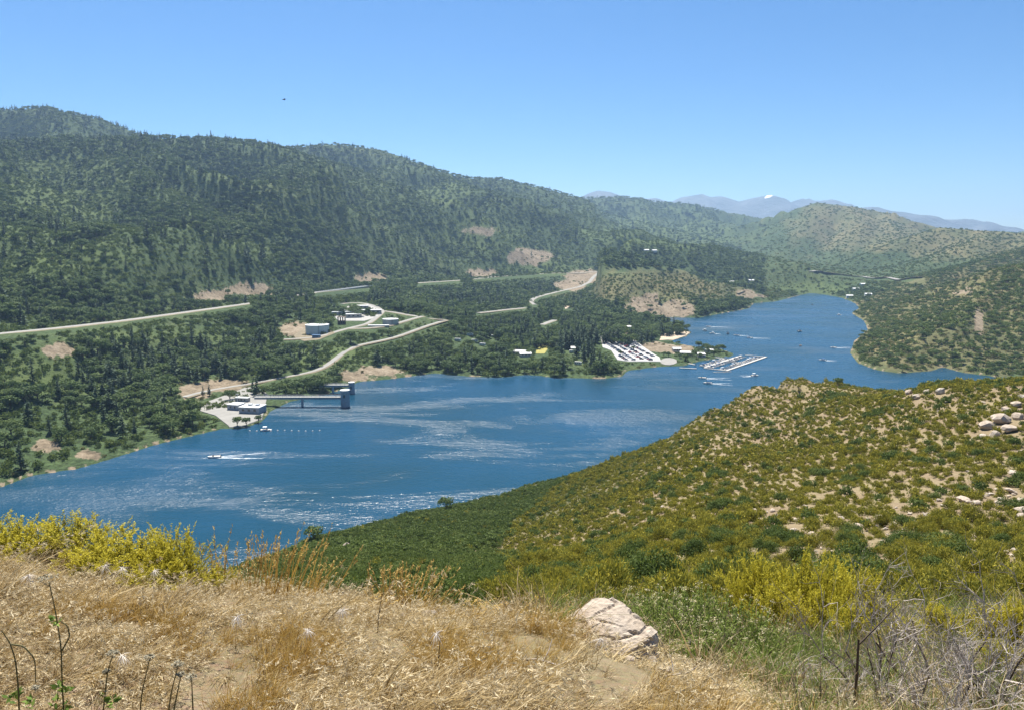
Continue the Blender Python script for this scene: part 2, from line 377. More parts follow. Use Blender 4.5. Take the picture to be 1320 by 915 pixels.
def near_ground_material():
    m, nt, nd, lk, b = mat('near_soil')
    tc = nd.new('ShaderNodeTexCoord'); v = tc.outputs['Object']
    n1 = ntex(nd, lk, 0.08, 6, 0.6, v); n2 = ntex(nd, lk, 2.2, 6, 0.65, v); n3 = ntex(nd, lk, 22.0, 5, 0.7, v)
    soil = ramp(nd, [(0.25, (0.12, 0.088, 0.05)), (0.5, (0.20, 0.15, 0.092)), (0.75, (0.27, 0.212, 0.145))]); lk.new(n2.outputs[0], soil.inputs[0])
    c = mixc(nd, lk, 0.35, soil.outputs[0], n3.outputs[1], 'OVERLAY')
    lit = ramp(nd, [(0.42, (0.0,) * 3), (0.62, (1.0,) * 3)]); lk.new(n1.outputs[0], lit.inputs[0])
    c = mixc(nd, lk, math_(nd, lk, 'MULTIPLY', lit.outputs[0], 0.45), c, (0.25, 0.22, 0.11))
    gr = nd.new('ShaderNodeAttribute'); gr.attribute_name = 'green'
    c = mixc(nd, lk, gr.outputs['Fac'], c, (0.085, 0.085, 0.035))
    lk.new(c, b.inputs['Base Color'])
    b.inputs['Roughness'].default_value = 0.95; b.inputs['Specular IOR Level'].default_value = 0.1
    bp = nd.new('ShaderNodeBump'); bp.inputs['Strength'].default_value = 0.7; bp.inputs['Distance'].default_value = 0.06
    lk.new(n3.outputs[0], bp.inputs['Height']); lk.new(bp.outputs[0], b.inputs['Normal'])
    return m
def far_ground_material():
    m, nt, nd, lk, b = mat('chaparral_ground')
    tc = nd.new('ShaderNodeTexCoord'); v = tc.outputs['Object']
    n1 = ntex(nd, lk, 0.004, 6, 0.6, v); n2 = ntex(nd, lk, 0.05, 6, 0.7, v); n3 = ntex(nd, lk, 0.35, 5, 0.7, v)
    veg = ramp(nd, [(0.3, (0.03, 0.05, 0.022)), (0.5, (0.052, 0.078, 0.03)), (0.72, (0.095, 0.112, 0.042))])
    lk.new(mixc(nd, lk, 0.5, n1.outputs[0], n2.outputs[0]), veg.inputs[0])
    spk = ramp(nd, [(0.35, (0.45,) * 3), (0.65, (1.5,) * 3)]); lk.new(n3.outputs[0], spk.inputs[0])
    c = mixc(nd, lk, 1.0, veg.outputs[0], spk.outputs[0], 'MULTIPLY')
    gr = nd.new('ShaderNodeAttribute'); gr.attribute_name = 'green'      # meadows and brush
    c = mixc(nd, lk, gr.outputs['Fac'], c, mixc(nd, lk, n2.outputs[0], (0.065, 0.10, 0.03), (0.11, 0.135, 0.045)))
    br = nd.new('ShaderNodeAttribute'); br.attribute_name = 'brown'
    c = mixc(nd, lk, math_(nd, lk, 'MULTIPLY', br.outputs['Fac'], 0.8), c, mixc(nd, lk, n2.outputs[0], (0.16, 0.125, 0.055), (0.27, 0.21, 0.11)))
    soil = ramp(nd, [(0.36, (0.07, 0.055, 0.035)), (0.5, (0.21, 0.165, 0.11)), (0.66, (0.34, 0.28, 0.205))]); lk.new(mixc(nd, lk, 0.5, n3.outputs[0], n2.outputs[0]), soil.inputs[0])
    ba = nd.new('ShaderNodeAttribute'); ba.attribute_name = 'bare'
    k = math_(nd, lk, 'ADD', ba.outputs['Fac'], math_(nd, lk, 'MULTIPLY', math_(nd, lk, 'SUBTRACT', n3.outputs[0], 0.5), 0.9))
    kr = ramp(nd, [(0.35, (0,) * 3), (0.55, (1,) * 3)]); lk.new(k, kr.inputs[0])
    c = mixc(nd, lk, kr.outputs[0], c, soil.outputs[0])
    sn = nd.new('ShaderNodeAttribute'); sn.attribute_name = 'snow'
    c = mixc(nd, lk, sn.outputs['Fac'], c, (0.85, 0.87, 0.9))
    lk.new(c, b.inputs['Base Color'])
    b.inputs['Roughness'].default_value = 0.95; b.inputs['Specular IOR Level'].default_value = 0.1
    bp = nd.new('ShaderNodeBump'); bp.inputs['Strength'].default_value = 1.0; bp.inputs['Distance'].default_value = 2.5
    lk.new(mixc(nd, lk, 0.4, n2.outputs[0], n3.outputs[0]), bp.inputs['Height']); lk.new(bp.outputs[0], b.inputs['Normal'])
    return m
def water_material():
    m, nt, nd, lk, b = mat('lake_water')
    tc = nd.new('ShaderNodeTexCoord'); v = tc.outputs['Object']
    mp = nd.new('ShaderNodeMapping'); mp.inputs['Rotation'].default_value = (0, 0, R(-18)); mp.inputs['Scale'].default_value = (0.35, 1.0, 1.0); lk.new(v, mp.inputs[0])
    gust = ntex(nd, lk, 0.017, 5, 0.62, mp.outputs[0], 0.6)          # patches of wind on the water
    gr = ramp(nd, [(0.44, (0,) * 3), (0.66, (1,) * 3)]); lk.new(gust.outputs[0], gr.inputs[0])
    mp2 = nd.new('ShaderNodeMapping'); mp2.inputs['Rotation'].default_value = (0, 0, R(-12)); mp2.inputs['Scale'].default_value = (0.45, 1.0, 1.0); lk.new(v, mp2.inputs[0])
    w1 = ntex(nd, lk, 0.22, 3, 0.6, mp2.outputs[0]); w2 = ntex(nd, lk, 0.9, 3, 0.6, mp2.outputs[0])
    h = math_(nd, lk, 'ADD', math_(nd, lk, 'MULTIPLY', w1.outputs[0], 1.0), math_(nd, lk, 'MULTIPLY', w2.outputs[0], 0.45))
    bp = nd.new('ShaderNodeBump'); bp.inputs['Distance'].default_value = 2.0
    lk.new(math_(nd, lk, 'ADD', math_(nd, lk, 'MULTIPLY', gr.outputs[0], 0.58), 0.28), bp.inputs['Strength'])
    lk.new(h, bp.inputs['Height']); lk.new(bp.outputs[0], b.inputs['Normal'])
    big = ntex(nd, lk, 0.006, 3, 0.5, v)
    deep = ramp(nd, [(0.35, (0.004, 0.038, 0.062)), (0.65, (0.007, 0.054, 0.108))]); lk.new(big.outputs[0], deep.inputs[0])
    lk.new(deep.outputs[0], b.inputs['Base Color'])
    lk.new(math_(nd, lk, 'ADD', math_(nd, lk, 'MULTIPLY', gr.outputs[0], 0.30), 0.17), b.inputs['Roughness'])
    b.inputs['IOR'].default_value = 1.33; b.inputs['Specular IOR Level'].default_value = 0.5
    return m
# ------------------------------------------------------------------ objects
def link(name, mesh, m=None, parent=None):
    o = bpy.data.objects.new(name, mesh); col.objects.link(o)
    if m is not None:
        if not mesh.materials: mesh.materials.append(m)
    if parent is not None: o.parent = parent
    return o
def tag(o, label=None, cat=None, group=None, kind=None):
    if label: o['label'] = label
    if cat: o['category'] = cat
    if group: o['group'] = group
    if kind: o['kind'] = kind
    return o
def empty(name, loc=(0, 0, 0), rz=0.0, **kw):
    o = bpy.data.objects.new(name, None); col.objects.link(o)
    o.location = loc; o.rotation_euler = (0, 0, rz); o.empty_display_size = 0.3
    return tag(o, **kw)
def np_mesh(name, V, F, smooth=False, attrs=None, face_attrs=None):
    me = bpy.data.meshes.new(name)
    V = np.asarray(V, np.float32).reshape(-1, 3); F = np.asarray(F, np.int32)
    k = F.shape[1]
    me.vertices.add(len(V)); me.vertices.foreach_set('co', V.ravel())
    me.loops.add(F.size); me.loops.foreach_set('vertex_index', F.ravel())
    me.polygons.add(len(F)); me.polygons.foreach_set('loop_start', np.arange(len(F), dtype=np.int32) * k)
    try: me.polygons.foreach_set('loop_total', np.full(len(F), k, np.int32))
    except Exception: pass
    me.polygons.foreach_set('use_smooth', np.full(len(F), bool(smooth)))
    for nm, a in (attrs or {}).items():
        q = me.attributes.new(nm, 'FLOAT', 'POINT'); q.data.foreach_set('value', np.asarray(a, np.float32))
    for nm, a in (face_attrs or {}).items():
        q = me.attributes.new(nm, 'FLOAT', 'FACE'); q.data.foreach_set('value', np.asarray(a, np.float32))
    me.update(calc_edges=True)
    return me
def pxpoly(pts, pxv, pyv):
    return inside(pxv, pyv, pts)

# tints of the land: soil, brush, brown slopes
GPX, GPY = project(GX, GY, GZ)
BLOBN = fbm(GPX / 22, GPY / 9, 4, 77)
def blob(cx, cy, rx, ry, Ymin=0, Ymax=1e9):
    q = ((GPX - cx) / rx) ** 2 + ((GPY - cy) / ry) ** 2
    q = q * (1 + 1.1 * BLOBN)
    return np.where((GY > Ymin) & (GY < Ymax), np.clip(1.6 - q * 1.2, 0, 1), 0)
bare = np.zeros(GX.shape); green = np.zeros(GX.shape); brown = np.zeros(GX.shape); snow = np.zeros(GX.shape)
far_land = ~GNEAR
SCARPS = [(275, 381, 26, 8, 850, 1100), (322, 373, 34, 9, 850, 1250), (480, 358, 26, 8, 1200, 1600), (622, 352, 22, 5, 1500, 2000), (680, 332, 34, 12, 1600, 2200), (755, 357, 24, 10, 1700, 2300),
          (735, 368, 25, 8, 1500, 2100), (832, 394, 24, 14, 1100, 1330), (872, 398, 28, 12, 1100, 1330), (838, 384, 12, 8, 1100, 1400), (280, 497, 40, 9, 550, 720), (250, 505, 24, 12, 520, 700), (490, 478, 30, 8, 600, 760), (455, 485, 20, 8, 560, 720),
          (1262, 415, 7, 20, 700, 1000), (1195, 385, 14, 8, 850, 1100), (1240, 375, 20, 6, 900, 1100), (962, 378, 14, 5, 1200, 1800), (975, 382, 20, 3, 1200, 1800), (880, 346, 22, 2.5, 2000, 3000), (75, 452, 22, 10, 450, 700), (60, 575, 20, 9, 340, 480), (115, 585, 18, 8, 340, 480),
          (380, 425, 24, 10, 700, 1000), (620, 300, 26, 5, 1600, 2200), (615, 294, 22, 4, 1500, 2400), (1040, 350, 16, 3, 2000, 3000), (845, 447, 34, 6, 700, 1000), (872, 450, 26, 6, 700, 1000), (800, 428, 22, 4, 800, 1000)]
for s in SCARPS: bare = np.maximum(bare, blob(*s) * 0.75)
bare = np.where(far_land, bare, 0)
shore_band = np.clip(1.25 - GSD / 5.0, 0, 1) * (0.55 + 0.6 * fbm(GX / 40, GY / 40, 3, 81))
bare = np.maximum(bare, np.where(far_land & ~GIN, shore_band, 0))
for s in [(90, 240, 90, 40), (310, 325, 45, 16), (90, 270, 70, 25), (575, 250, 40, 14), (30, 300, 60, 20), (850, 300, 110, 22), (620, 300, 60, 20), (860, 385, 30, 10), (430, 460, 50, 14), (590, 395, 40, 8),
          (200, 435, 120, 8), (60, 480, 70, 30), (700, 345, 60, 10), (1040, 372, 45, 7), (60, 335, 110, 28)]:
    green = np.maximum(green, np.where(far_land, blob(*s) * 0.8, 0))
for s in [(850, 372, 110, 24, 1000, 1650), (1200, 420, 140, 70, 640, 1500), (1260, 310, 120, 25, 1500, 3000), (1110, 290, 90, 35, 2300, 4500), (1320, 400, 160, 80, 640, 1600)]:
    brown = np.maximum(brown, np.where(far_land, blob(*s) * 0.7, 0))
brown = np.clip(brown * (0.75 + 0.9 * fbm(GX / 90, GY / 90, 4, 83)), 0, 1)
green = np.clip(green * (0.8 + 0.9 * fbm(GX / 60, GY / 60, 4, 85)), 0, 1)
snow = np.where((GY > 7000), np.clip(1.4 - ((GPX - 992) / 8) ** 2 - ((GPY - 255) / 4) ** 2, 0, 1) * np.clip(0.5 + 2.2 * noise(GX / 120, GY / 300, 87), 0, 1), 0)
# brush on the near slope: greener low down and to the left
ngreen = np.where(GNEAR, np.clip((60 - GZ) / 30, 0, 1) * np.clip((GY - 30) / 60, 0, 1), 0)
green = np.where(GNEAR, ngreen, green)

def terrain_object(name, mask, m):
    cell = mask[:-1, :-1] | mask[1:, :-1] | mask[:-1, 1:] | mask[1:, 1:]
    i, j = np.nonzero(cell)
    F = np.stack([i * NT + j, i * NT + j + 1, (i + 1) * NT + j + 1, (i + 1) * NT + j], 1)
    used, inv = np.unique(F, return_inverse=True)
    V = np.stack([GX, GY, GZ], 2).reshape(-1, 3)[used]
    A = {k: a.ravel()[used] for k, a in (('bare', bare), ('green', green), ('brown', brown), ('snow', snow))}
    o = link(name, np_mesh(name, V, inv.reshape(F.shape), True, A), m)
    return tag(o, kind='structure')
M_NEAR, M_FAR = near_ground_material(), far_ground_material()
terrain_object('near_hillside', GNEAR, M_NEAR)
terrain_object('valley_terrain', ~GNEAR & (GY < 6200), M_FAR)
def haze_tinted_rock_material():
    m, nt, nd, lk, b = mat('haze_tinted_rock')
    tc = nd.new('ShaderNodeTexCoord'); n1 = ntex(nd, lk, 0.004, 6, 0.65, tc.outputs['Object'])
    r = ramp(nd, [(0.35, (0.05, 0.07, 0.09)), (0.65, (0.11, 0.125, 0.145))]); lk.new(n1.outputs[0], r.inputs[0])  # rock colour cooled towards blue, painting in some of the distance haze
    sn = nd.new('ShaderNodeAttribute'); sn.attribute_name = 'snow'
    k = math_(nd, lk, 'GREATER_THAN', math_(nd, lk, 'ADD', sn.outputs['Fac'], math_(nd, lk, 'MULTIPLY', n1.outputs[0], 0.8)), 0.95)
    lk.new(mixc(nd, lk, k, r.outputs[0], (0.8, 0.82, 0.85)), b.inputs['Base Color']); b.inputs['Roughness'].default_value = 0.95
    bp = nd.new('ShaderNodeBump'); bp.inputs['Distance'].default_value = 60; lk.new(n1.outputs[0], bp.inputs['Height']); lk.new(bp.outputs[0], b.inputs['Normal'])
    return m
terrain_object('distant_mountains', ~GNEAR & (GY >= 6200), haze_tinted_rock_material())

wy = np.exp(np.linspace(math.log(150), math.log(3200), 60)); wx = np.linspace(-1.05, 1.05, 60)
WV = np.stack([wy[:, None] * wx[None, :], wy[:, None] + 0 * wx[None, :], 0 * wy[:, None] * wx[None, :]], 2).reshape(-1, 3)
wi, wj = np.meshgrid(np.arange(59), np.arange(59), indexing='ij'); wi, wj = wi.ravel(), wj.ravel()
lake = link('lake_water', np_mesh('lake_water', WV, np.stack([wi * 60 + wj, wi * 60 + wj + 1, (wi + 1) * 60 + wj + 1, (wi + 1) * 60 + wj], 1), True), water_material())
tag(lake, kind='structure')

# hazy air over the valley
hm = bpy.data.materials.new('haze_air'); hm.use_nodes = True
hn = hm.node_tree.nodes; hn.remove(hn['Principled BSDF'])
pv = hn.new('ShaderNodeVolumePrincipled'); pv.inputs['Color'].default_value = (0.47, 0.71, 1.0, 1); pv.inputs['Density'].default_value = 7.6e-5
pv.inputs['Anisotropy'].default_value = 0.35
hm.node_tree.links.new(pv.outputs[0], hn['Material Output'].inputs['Volume'])
hb = bmesh.new(); bmesh.ops.create_cube(hb, size=1.0)
for v in hb.verts:
    v.co = ((-13500 if v.co.x < 0 else 13500), (-60 if v.co.y < 0 else 13000), (-16 if v.co.z < 0 else 860))
hme = bpy.data.meshes.new('haze'); hb.to_mesh(hme); hb.free()
tag(link('haze', hme, hm), kind='stuff')
# ------------------------------------------------------------------ plant meshes
class Acc:
    """collects four-cornered faces with a material slot and the attributes leaf and tip"""
    def __init__(s): s.V = []; s.F = []; s.n = 0; s.leaf = []; s.tip = []; s.mi = []
    def add(s, V, F, mi=0, leaf=None, tip=0.0):
        V = np.asarray(V, float).reshape(-1, 3); F = np.asarray(F, int).reshape(-1, 4)
        s.V.append(V); s.F.append(F + s.n); s.n += len(V); k = len(F)
        s.leaf.append(np.random.default_rng(s.n).random(k) if leaf is None else np.broadcast_to(leaf, (k,)))
        s.tip.append(np.broadcast_to(tip, (k,))); s.mi.append(np.full(k, mi))
        return s
    def kites(s, C, N, L, W, mi=0, tip=0.0, leaf=None, g=None, along=None):
        """leaf-shaped faces: centre, facing, half length, half width"""
        g = g or np.random.default_rng(len(C))
        C = np.asarray(C, float); n = len(C); N = N / (np.linalg.norm(N, axis=1, keepdims=True) + 1e-9)
        T = g.normal(size=(n, 3)) if along is None else along
        T = T - N * (T * N).sum(1, keepdims=True); T /= np.linalg.norm(T, axis=1, keepdims=True) + 1e-9
        B = np.cross(N, T); L = np.broadcast_to(L, (n,))[:, None]; W = np.broadcast_to(W, (n,))[:, None]
        V = np.stack([C - T * L, C + B * W - T * L * 0.1, C + T * L, C - B * W - T * L * 0.1], 1).reshape(-1, 3)
        return s.add(V, np.arange(4 * n).reshape(-1, 4), mi, leaf, tip)
    def tube(s, P, r, k=5, mi=0, leaf=None):
        P = np.asarray(P, float); r = np.broadcast_to(r, (len(P),))
        d = np.gradient(P, axis=0); d /= np.linalg.norm(d, axis=1, keepdims=True) + 1e-9
        up = np.where(np.abs(d[:, 2:3]) > 0.9, [[1.0, 0, 0]], [[0, 0, 1.0]])
        a = np.cross(d, up); a /= np.linalg.norm(a, axis=1, keepdims=True) + 1e-9; b = np.cross(d, a)
        th = np.arange(k) * 2 * np.pi / k
        V = P[:, None] + r[:, None, None] * (np.cos(th)[None, :, None] * a[:, None] + np.sin(th)[None, :, None] * b[:, None])
        F = [[i * k + j, i * k + (j + 1) % k, (i + 1) * k + (j + 1) % k, (i + 1) * k + j] for i in range(len(P) - 1) for j in range(k)]
        return s.add(V.reshape(-1, 3), F, mi, leaf)
    def blades(s, base, vec, bend, width, seg=3, mi=0, tip=0.0, leaf=None, g=None):
        """narrow curved strips: root, direction times length, sideways droop at the end"""
        g = g or np.random.default_rng(len(base))
        base = np.asarray(base, float); n = len(base); t = np.linspace(0, 1, seg + 1)
        P = base[:, None] + vec[:, None] * t[None, :, None] + bend[:, None] * (t ** 2)[None, :, None]
        side = np.cross(vec, g.normal(size=(n, 3))); side /= np.linalg.norm(side, axis=1, keepdims=True) + 1e-9
        w = np.broadcast_to(width, (n,))[:, None] * (1 - 0.85 * t)[None, :]
        V = np.stack([P - side[:, None] * w[..., None], P + side[:, None] * w[..., None]], 2)      # n, seg+1, 2, 3
        idx = np.arange(n)[:, None] * (2 * (seg + 1)) + 2 * np.arange(seg)[None, :]
        F = np.stack([idx, idx + 1, idx + 3, idx + 2], -1).reshape(-1, 4)
        lf = np.repeat(g.random(n), seg) if leaf is None else leaf
        return s.add(V.reshape(-1, 3), F, mi, lf, np.repeat(np.broadcast_to(tip, (n,)), seg) if np.ndim(tip) else tip)
    def mesh(s, name, mats, smooth=False):
        me = np_mesh(name, np.concatenate(s.V), np.concatenate(s.F), smooth, None, {'leaf': np.concatenate(s.leaf), 'tip': np.concatenate(s.tip)})
        for m in mats: me.materials.append(m)
        if len(mats) > 1: me.polygons.foreach_set('material_index', np.concatenate(s.mi).astype(np.int32))
        return me
    def join(s, o, mi):
        s.V.append(np.concatenate(o.V)); s.F.append(np.concatenate(o.F) + s.n); s.n += len(s.V[-1])
        s.leaf.append(np.concatenate(o.leaf)); s.tip.append(np.concatenate(o.tip)); s.mi.append(np.full(len(s.F[-1]), mi)); return s

BARK = simple('bark', (0.10, 0.075, 0.055), 0.9, 0.3, 8)
TWIG_DARK = simple('dark_twig', (0.075, 0.055, 0.04), 0.9, 0.3, 20)
TWIG_PALE = simple('bleached_twig', (0.40, 0.35, 0.305), 0.85, 0.25, 20)
OAK = leafy('oak_leaves', (0.04, 0.07, 0.02), (0.085, 0.13, 0.036), (0.165, 0.21, 0.06), None, 0.3, 0.6)
PINE = leafy('pine_needles', (0.035, 0.06, 0.03), (0.055, 0.09, 0.042), (0.09, 0.125, 0.055), None, 0.1, 0.6)
SCRUB = leafy('scrub_leaves', (0.055, 0.085, 0.02), (0.095, 0.135, 0.03), (0.165, 0.20, 0.05), None, 0.35, 0.65)
CHAMISE = leafy('chamise_leaves', (0.085, 0.10, 0.018), (0.15, 0.16, 0.026), (0.24, 0.22, 0.033), (0.74, 0.61, 0.07), 0.30, 0.6)
DRYSCRUB = leafy('dry_scrub', (0.11, 0.11, 0.035), (0.17, 0.16, 0.055), (0.26, 0.235, 0.085), None, 0.25, 0.6)
BROOM = leafy('yellow_sprays', (0.18, 0.17, 0.018), (0.40, 0.355, 0.028), (0.60, 0.52, 0.05), (0.76, 0.65, 0.08), 0.38, 0.15)
STRAW = leafy('straw', (0.13, 0.07, 0.02), (0.42, 0.29, 0.10), (0.58, 0.47, 0.255), (0.64, 0.55, 0.37), 0.25, 0.25)
GOLD = leafy('golden_stalks', (0.20, 0.105, 0.02), (0.38, 0.22, 0.04), (0.50, 0.33, 0.08), (0.52, 0.39, 0.14), 0.3, 0.2)
PLUME = leafy('pale_plume', (0.70, 0.62, 0.52), (0.80, 0.74, 0.65), (0.86, 0.82, 0.76), None, 0.3, 0.2)
HERB = leafy('herb_green', (0.05, 0.095, 0.012), (0.12, 0.19, 0.03), (0.22, 0.29, 0.06), (0.34, 0.38, 0.09), 0.25, 0.15)
BUDS = leafy('cream_flowers', (0.40, 0.34, 0.17), (0.52, 0.46, 0.27), (0.62, 0.57, 0.40), None, 0.2, 0.2)
DEADLEAF = leafy('dead_leaves', (0.09, 0.06, 0.045), (0.15, 0.105, 0.08), (0.24, 0.18, 0.14), None, 0.1, 0.2)

def lobes_crown(seed, n, leaf, rx=0.5, z0=0.22, z1=1.0, lobes=10, jitter=0.55):
    g = np.random.default_rng(seed); a = Acc()
    cz = (z0 + z1) / 2; hz = (z1 - z0) / 2
    th = g.uniform(0, 2 * np.pi, lobes); rr = rx * 0.62 * np.sqrt(g.random(lobes)); lz = cz + hz * 0.75 * (g.random(lobes) - 0.42)
    LC = np.stack([rr * np.cos(th), rr * np.sin(th), lz], 1); LC[0] = (0, 0, z1 - 0.28 * rx * 2)
    LR = rx * g.uniform(0.34, 0.58, lobes)
    w = LR ** 2 / (LR ** 2).sum(); k = g.choice(lobes, n, p=w)
    d = g.normal(size=(n, 3)); d[:, 2] = np.where(d[:, 2] < -0.25, -d[:, 2], d[:, 2]); d /= np.linalg.norm(d, axis=1, keepdims=True)
    C = LC[k] + d * (LR[k] * g.uniform(0.72, 1.08, n))[:, None] * np.array([1, 1, 0.85])
    a.kites(C, d + g.normal(size=(n, 3)) * jitter, leaf * g.uniform(0.7, 1.4, n), leaf * g.uniform(0.5, 0.9, n), g=g)
    return a, LC
def oak_trunk(seed, LC, r=0.035):
    g = np.random.default_rng(seed); a = Acc(); fork = np.array([0.02, 0.01, 0.24])
    a.tube([(0, 0, -0.04), (0.01, 0.0, 0.12), fork], [r * 1.25, r, r * 0.85], 6)
    for c in LC[:5]:
        a.tube([fork, fork * 0.45 + c * 0.55 + g.normal(size=3) * 0.03, c], [r * 0.6, r * 0.4, r * 0.15], 4)
    return a
def pine_crown(seed, levels, per, leaf=1.0, rad=0.2, base=0.16):
    g = np.random.default_rng(seed); a = Acc(); C = []; N = []; T = []; L = []; W = []
    for i in range(levels):
        f = i / levels; z = base + (1 - base) * f ** 0.9; rr = rad * (1 - f) ** 0.75 * g.uniform(0.75, 1.15) + 0.012
        for j in range(max(3, int(per * (1 - 0.6 * f)))):
            if g.random() < 0.1: continue
            t = g.uniform(0, 2 * np.pi); d = np.array([math.cos(t), math.sin(t), g.uniform(-0.35, 0.05)])
            r1 = rr * g.uniform(0.6, 1.15)
            for q in (0.45, 0.85):
                C.append(d * r1 * q + (0, 0, z + g.normal() * 0.012)); T.append(d); N.append(np.array([g.normal() * 0.45, g.normal() * 0.45, 1.0]))
                L.append(r1 * 0.36 * leaf); W.append((0.026 + r1 * 0.2) * leaf)
    C.append(np.array([0, 0, 0.985])); T.append(np.array([0, 0.05, 1.0])); N.append(np.array([1.0, 0, 0])); L.append(0.03); W.append(0.008)
    a.kites(np.array(C), np.array(N), np.array(L), np.array(W), along=np.array(T), g=g)
    return a
def pine_trunk(r=0.018):
    return Acc().tube([(0, 0, -0.03), (0, 0, 0.3), (0.004, 0, 0.65), (0, 0, 0.97)], [r * 1.3, r, r * 0.6, r * 0.12], 6)
def shrub(seed, n, leaf, aspect=0.62, tipz=0.25, lobes=8, upright=0.0):
    """a dome of twiggy foliage of radius 1; the outer growth carries the lighter tips"""
    g = np.random.default_rng(seed); a = Acc()
    th = g.uniform(0, 2 * np.pi, lobes); rr = 0.62 * np.sqrt(g.random(lobes))
    LC = np.stack([rr * np.cos(th), rr * np.sin(th), aspect * g.uniform(0.25, 0.85, lobes) * (1 - 0.45 * rr)], 1); LR = g.uniform(0.32, 0.55, lobes)
    k = g.integers(0, lobes, n); d = g.normal(size=(n, 3)); d[:, 2] = np.abs(d[:, 2]) - 0.25; d /= np.linalg.norm(d, axis=1, keepdims=True)
    q = g.uniform(0.55, 1.1, n)
    C = LC[k] + d * (LR[k] * q)[:, None] * np.array([1, 1, 0.8]); C[:, 2] = np.maximum(C[:, 2], 0.02)
    tip = np.clip((q - 0.75) * 2.2, 0, 1) * np.clip((d[:, 2] + 0.1) * 1.4, 0, 1) * g.uniform(0.2, 1, n)
    if upright:
        al = d + np.array([0, 0, upright]) + g.normal(size=(n, 3)) * 0.3
        a.kites(C, g.normal(size=(n, 3)), leaf * g.uniform(0.8, 1.7, n), leaf * 0.32, tip=tip, along=al, g=g)
    else:
        a.kites(C, d + g.normal(size=(n, 3)) * 0.6, leaf * g.uniform(0.7, 1.4, n), leaf * g.uniform(0.45, 0.8, n), tip=tip, g=g)
    return a
def shrub_stems(seed, k=7, r=0.03, aspect=0.62):
    g = np.random.default_rng(seed); a = Acc()
    for i in range(k):
        t = 2 * np.pi * i / k + g.normal() * 0.3; e = np.array([math.cos(t) * 0.55, math.sin(t) * 0.55, aspect * g.uniform(0.5, 0.9)])
        a.tube([(0, 0, -0.08), e * 0.5 + g.normal(size=3) * 0.05, e], [r, r * 0.6, r * 0.2], 4)
    return a

oak_parts = []
for sd, n in ((1, 520), (2, 460), (3, 520), (4, 480)):
    c, LC = lobes_crown(sd, n, 0.062, rx=[0.52, 0.6, 0.46, 0.56][sd - 1], lobes=[11, 12, 9, 13][sd - 1]); oak_parts.append((c, oak_trunk(sd, LC)))
pine_parts = [(pine_crown(11, 17, 9, 1.0, 0.17), pine_trunk()), (pine_crown(12, 15, 8, 1.05, 0.21, 0.24), pine_trunk()), (pine_crown(13, 18, 9, 1.0, 0.14, 0.1), pine_trunk())]
oak_crown_me = [c.mesh('oak_crown', [OAK]) for c, t in oak_parts]; oak_trunk_me = [t.mesh('oak_trunk', [BARK], True) for c, t in oak_parts]
pine_crown_me = [c.mesh('pine_crown', [PINE]) for c, t in pine_parts]; pine_trunk_me = [t.mesh('pine_trunk', [BARK], True) for c, t in pine_parts]

# ------------------------------------------------------------------ scattering: one object per kind of uncountable growth
def proto_collection(name, meshes):
    c = bpy.data.collections.new(name)
    for k, me in enumerate(meshes):
        o = bpy.data.objects.new(f'{name}_{k:02d}', me); c.objects.link(o)
    return c
def instancer(name, pts, rot, scl, idx, coll):
    me = bpy.data.meshes.new(name); me.vertices.add(len(pts)); me.vertices.foreach_set('co', np.asarray(pts, np.float32).ravel())
    for nm, ty, key, v in (('rot', 'FLOAT_VECTOR', 'vector', rot), ('scl', 'FLOAT_VECTOR', 'vector', scl), ('idx', 'INT', 'value', idx)):
        q = me.attributes.new(nm, ty, 'POINT'); q.data.foreach_set(key, np.asarray(v, np.int32 if ty == 'INT' else np.float32).ravel())
    me.update()
    o = link(name, me)
    ng = bpy.data.node_groups.new(name, 'GeometryNodeTree')
    ng.interface.new_socket('Geometry', in_out='INPUT', socket_type='NodeSocketGeometry'); ng.interface.new_socket('Geometry', in_out='OUTPUT', socket_type='NodeSocketGeometry')
    nd, lk = ng.nodes, ng.links
    gi, go = nd.new('NodeGroupInput'), nd.new('NodeGroupOutput'); iop = nd.new('GeometryNodeInstanceOnPoints'); ci = nd.new('GeometryNodeCollectionInfo')
    ci.inputs['Collection'].default_value = coll; ci.inputs['Separate Children'].default_value = True; ci.inputs['Reset Children'].default_value = True
    lk.new(gi.outputs[0], iop.inputs['Points']); lk.new(ci.outputs[0], iop.inputs['Instance']); iop.inputs['Pick Instance'].default_value = True
    for nm, ty, sock in (('rot', 'FLOAT_VECTOR', 'Rotation'), ('scl', 'FLOAT_VECTOR', 'Scale'), ('idx', 'INT', 'Instance Index')):
        na = nd.new('GeometryNodeInputNamedAttribute'); na.data_type = ty; na.inputs['Name'].default_value = nm
        lk.new(na.outputs['Attribute'], iop.inputs[sock])
    lk.new(iop.outputs[0], go.inputs[0])
    mod = o.modifiers.new('scatter', 'NODES'); mod.node_group = ng
    return o
def jitter_cells(tmin, tmax, dmin, dmax, spacing, g, limit=400000):
    """jittered sampling of the ground, about one point per spacing(d)^2"""
    X, Y = [], []
    d = dmin
    while d < dmax:
        s = spacing(d); n = int((tmax - tmin) * (d + 3) / s) + 1
        x = (tmin + (tmax - tmin) * (np.arange(n) + g.uniform(-0.2, 1.2, n)) / n) * (d + 3); y = d + s * g.uniform(-0.35, 0.85, n)
        X.append(x); Y.append(y); d += s
    return np.concatenate(X), np.concatenate(Y)

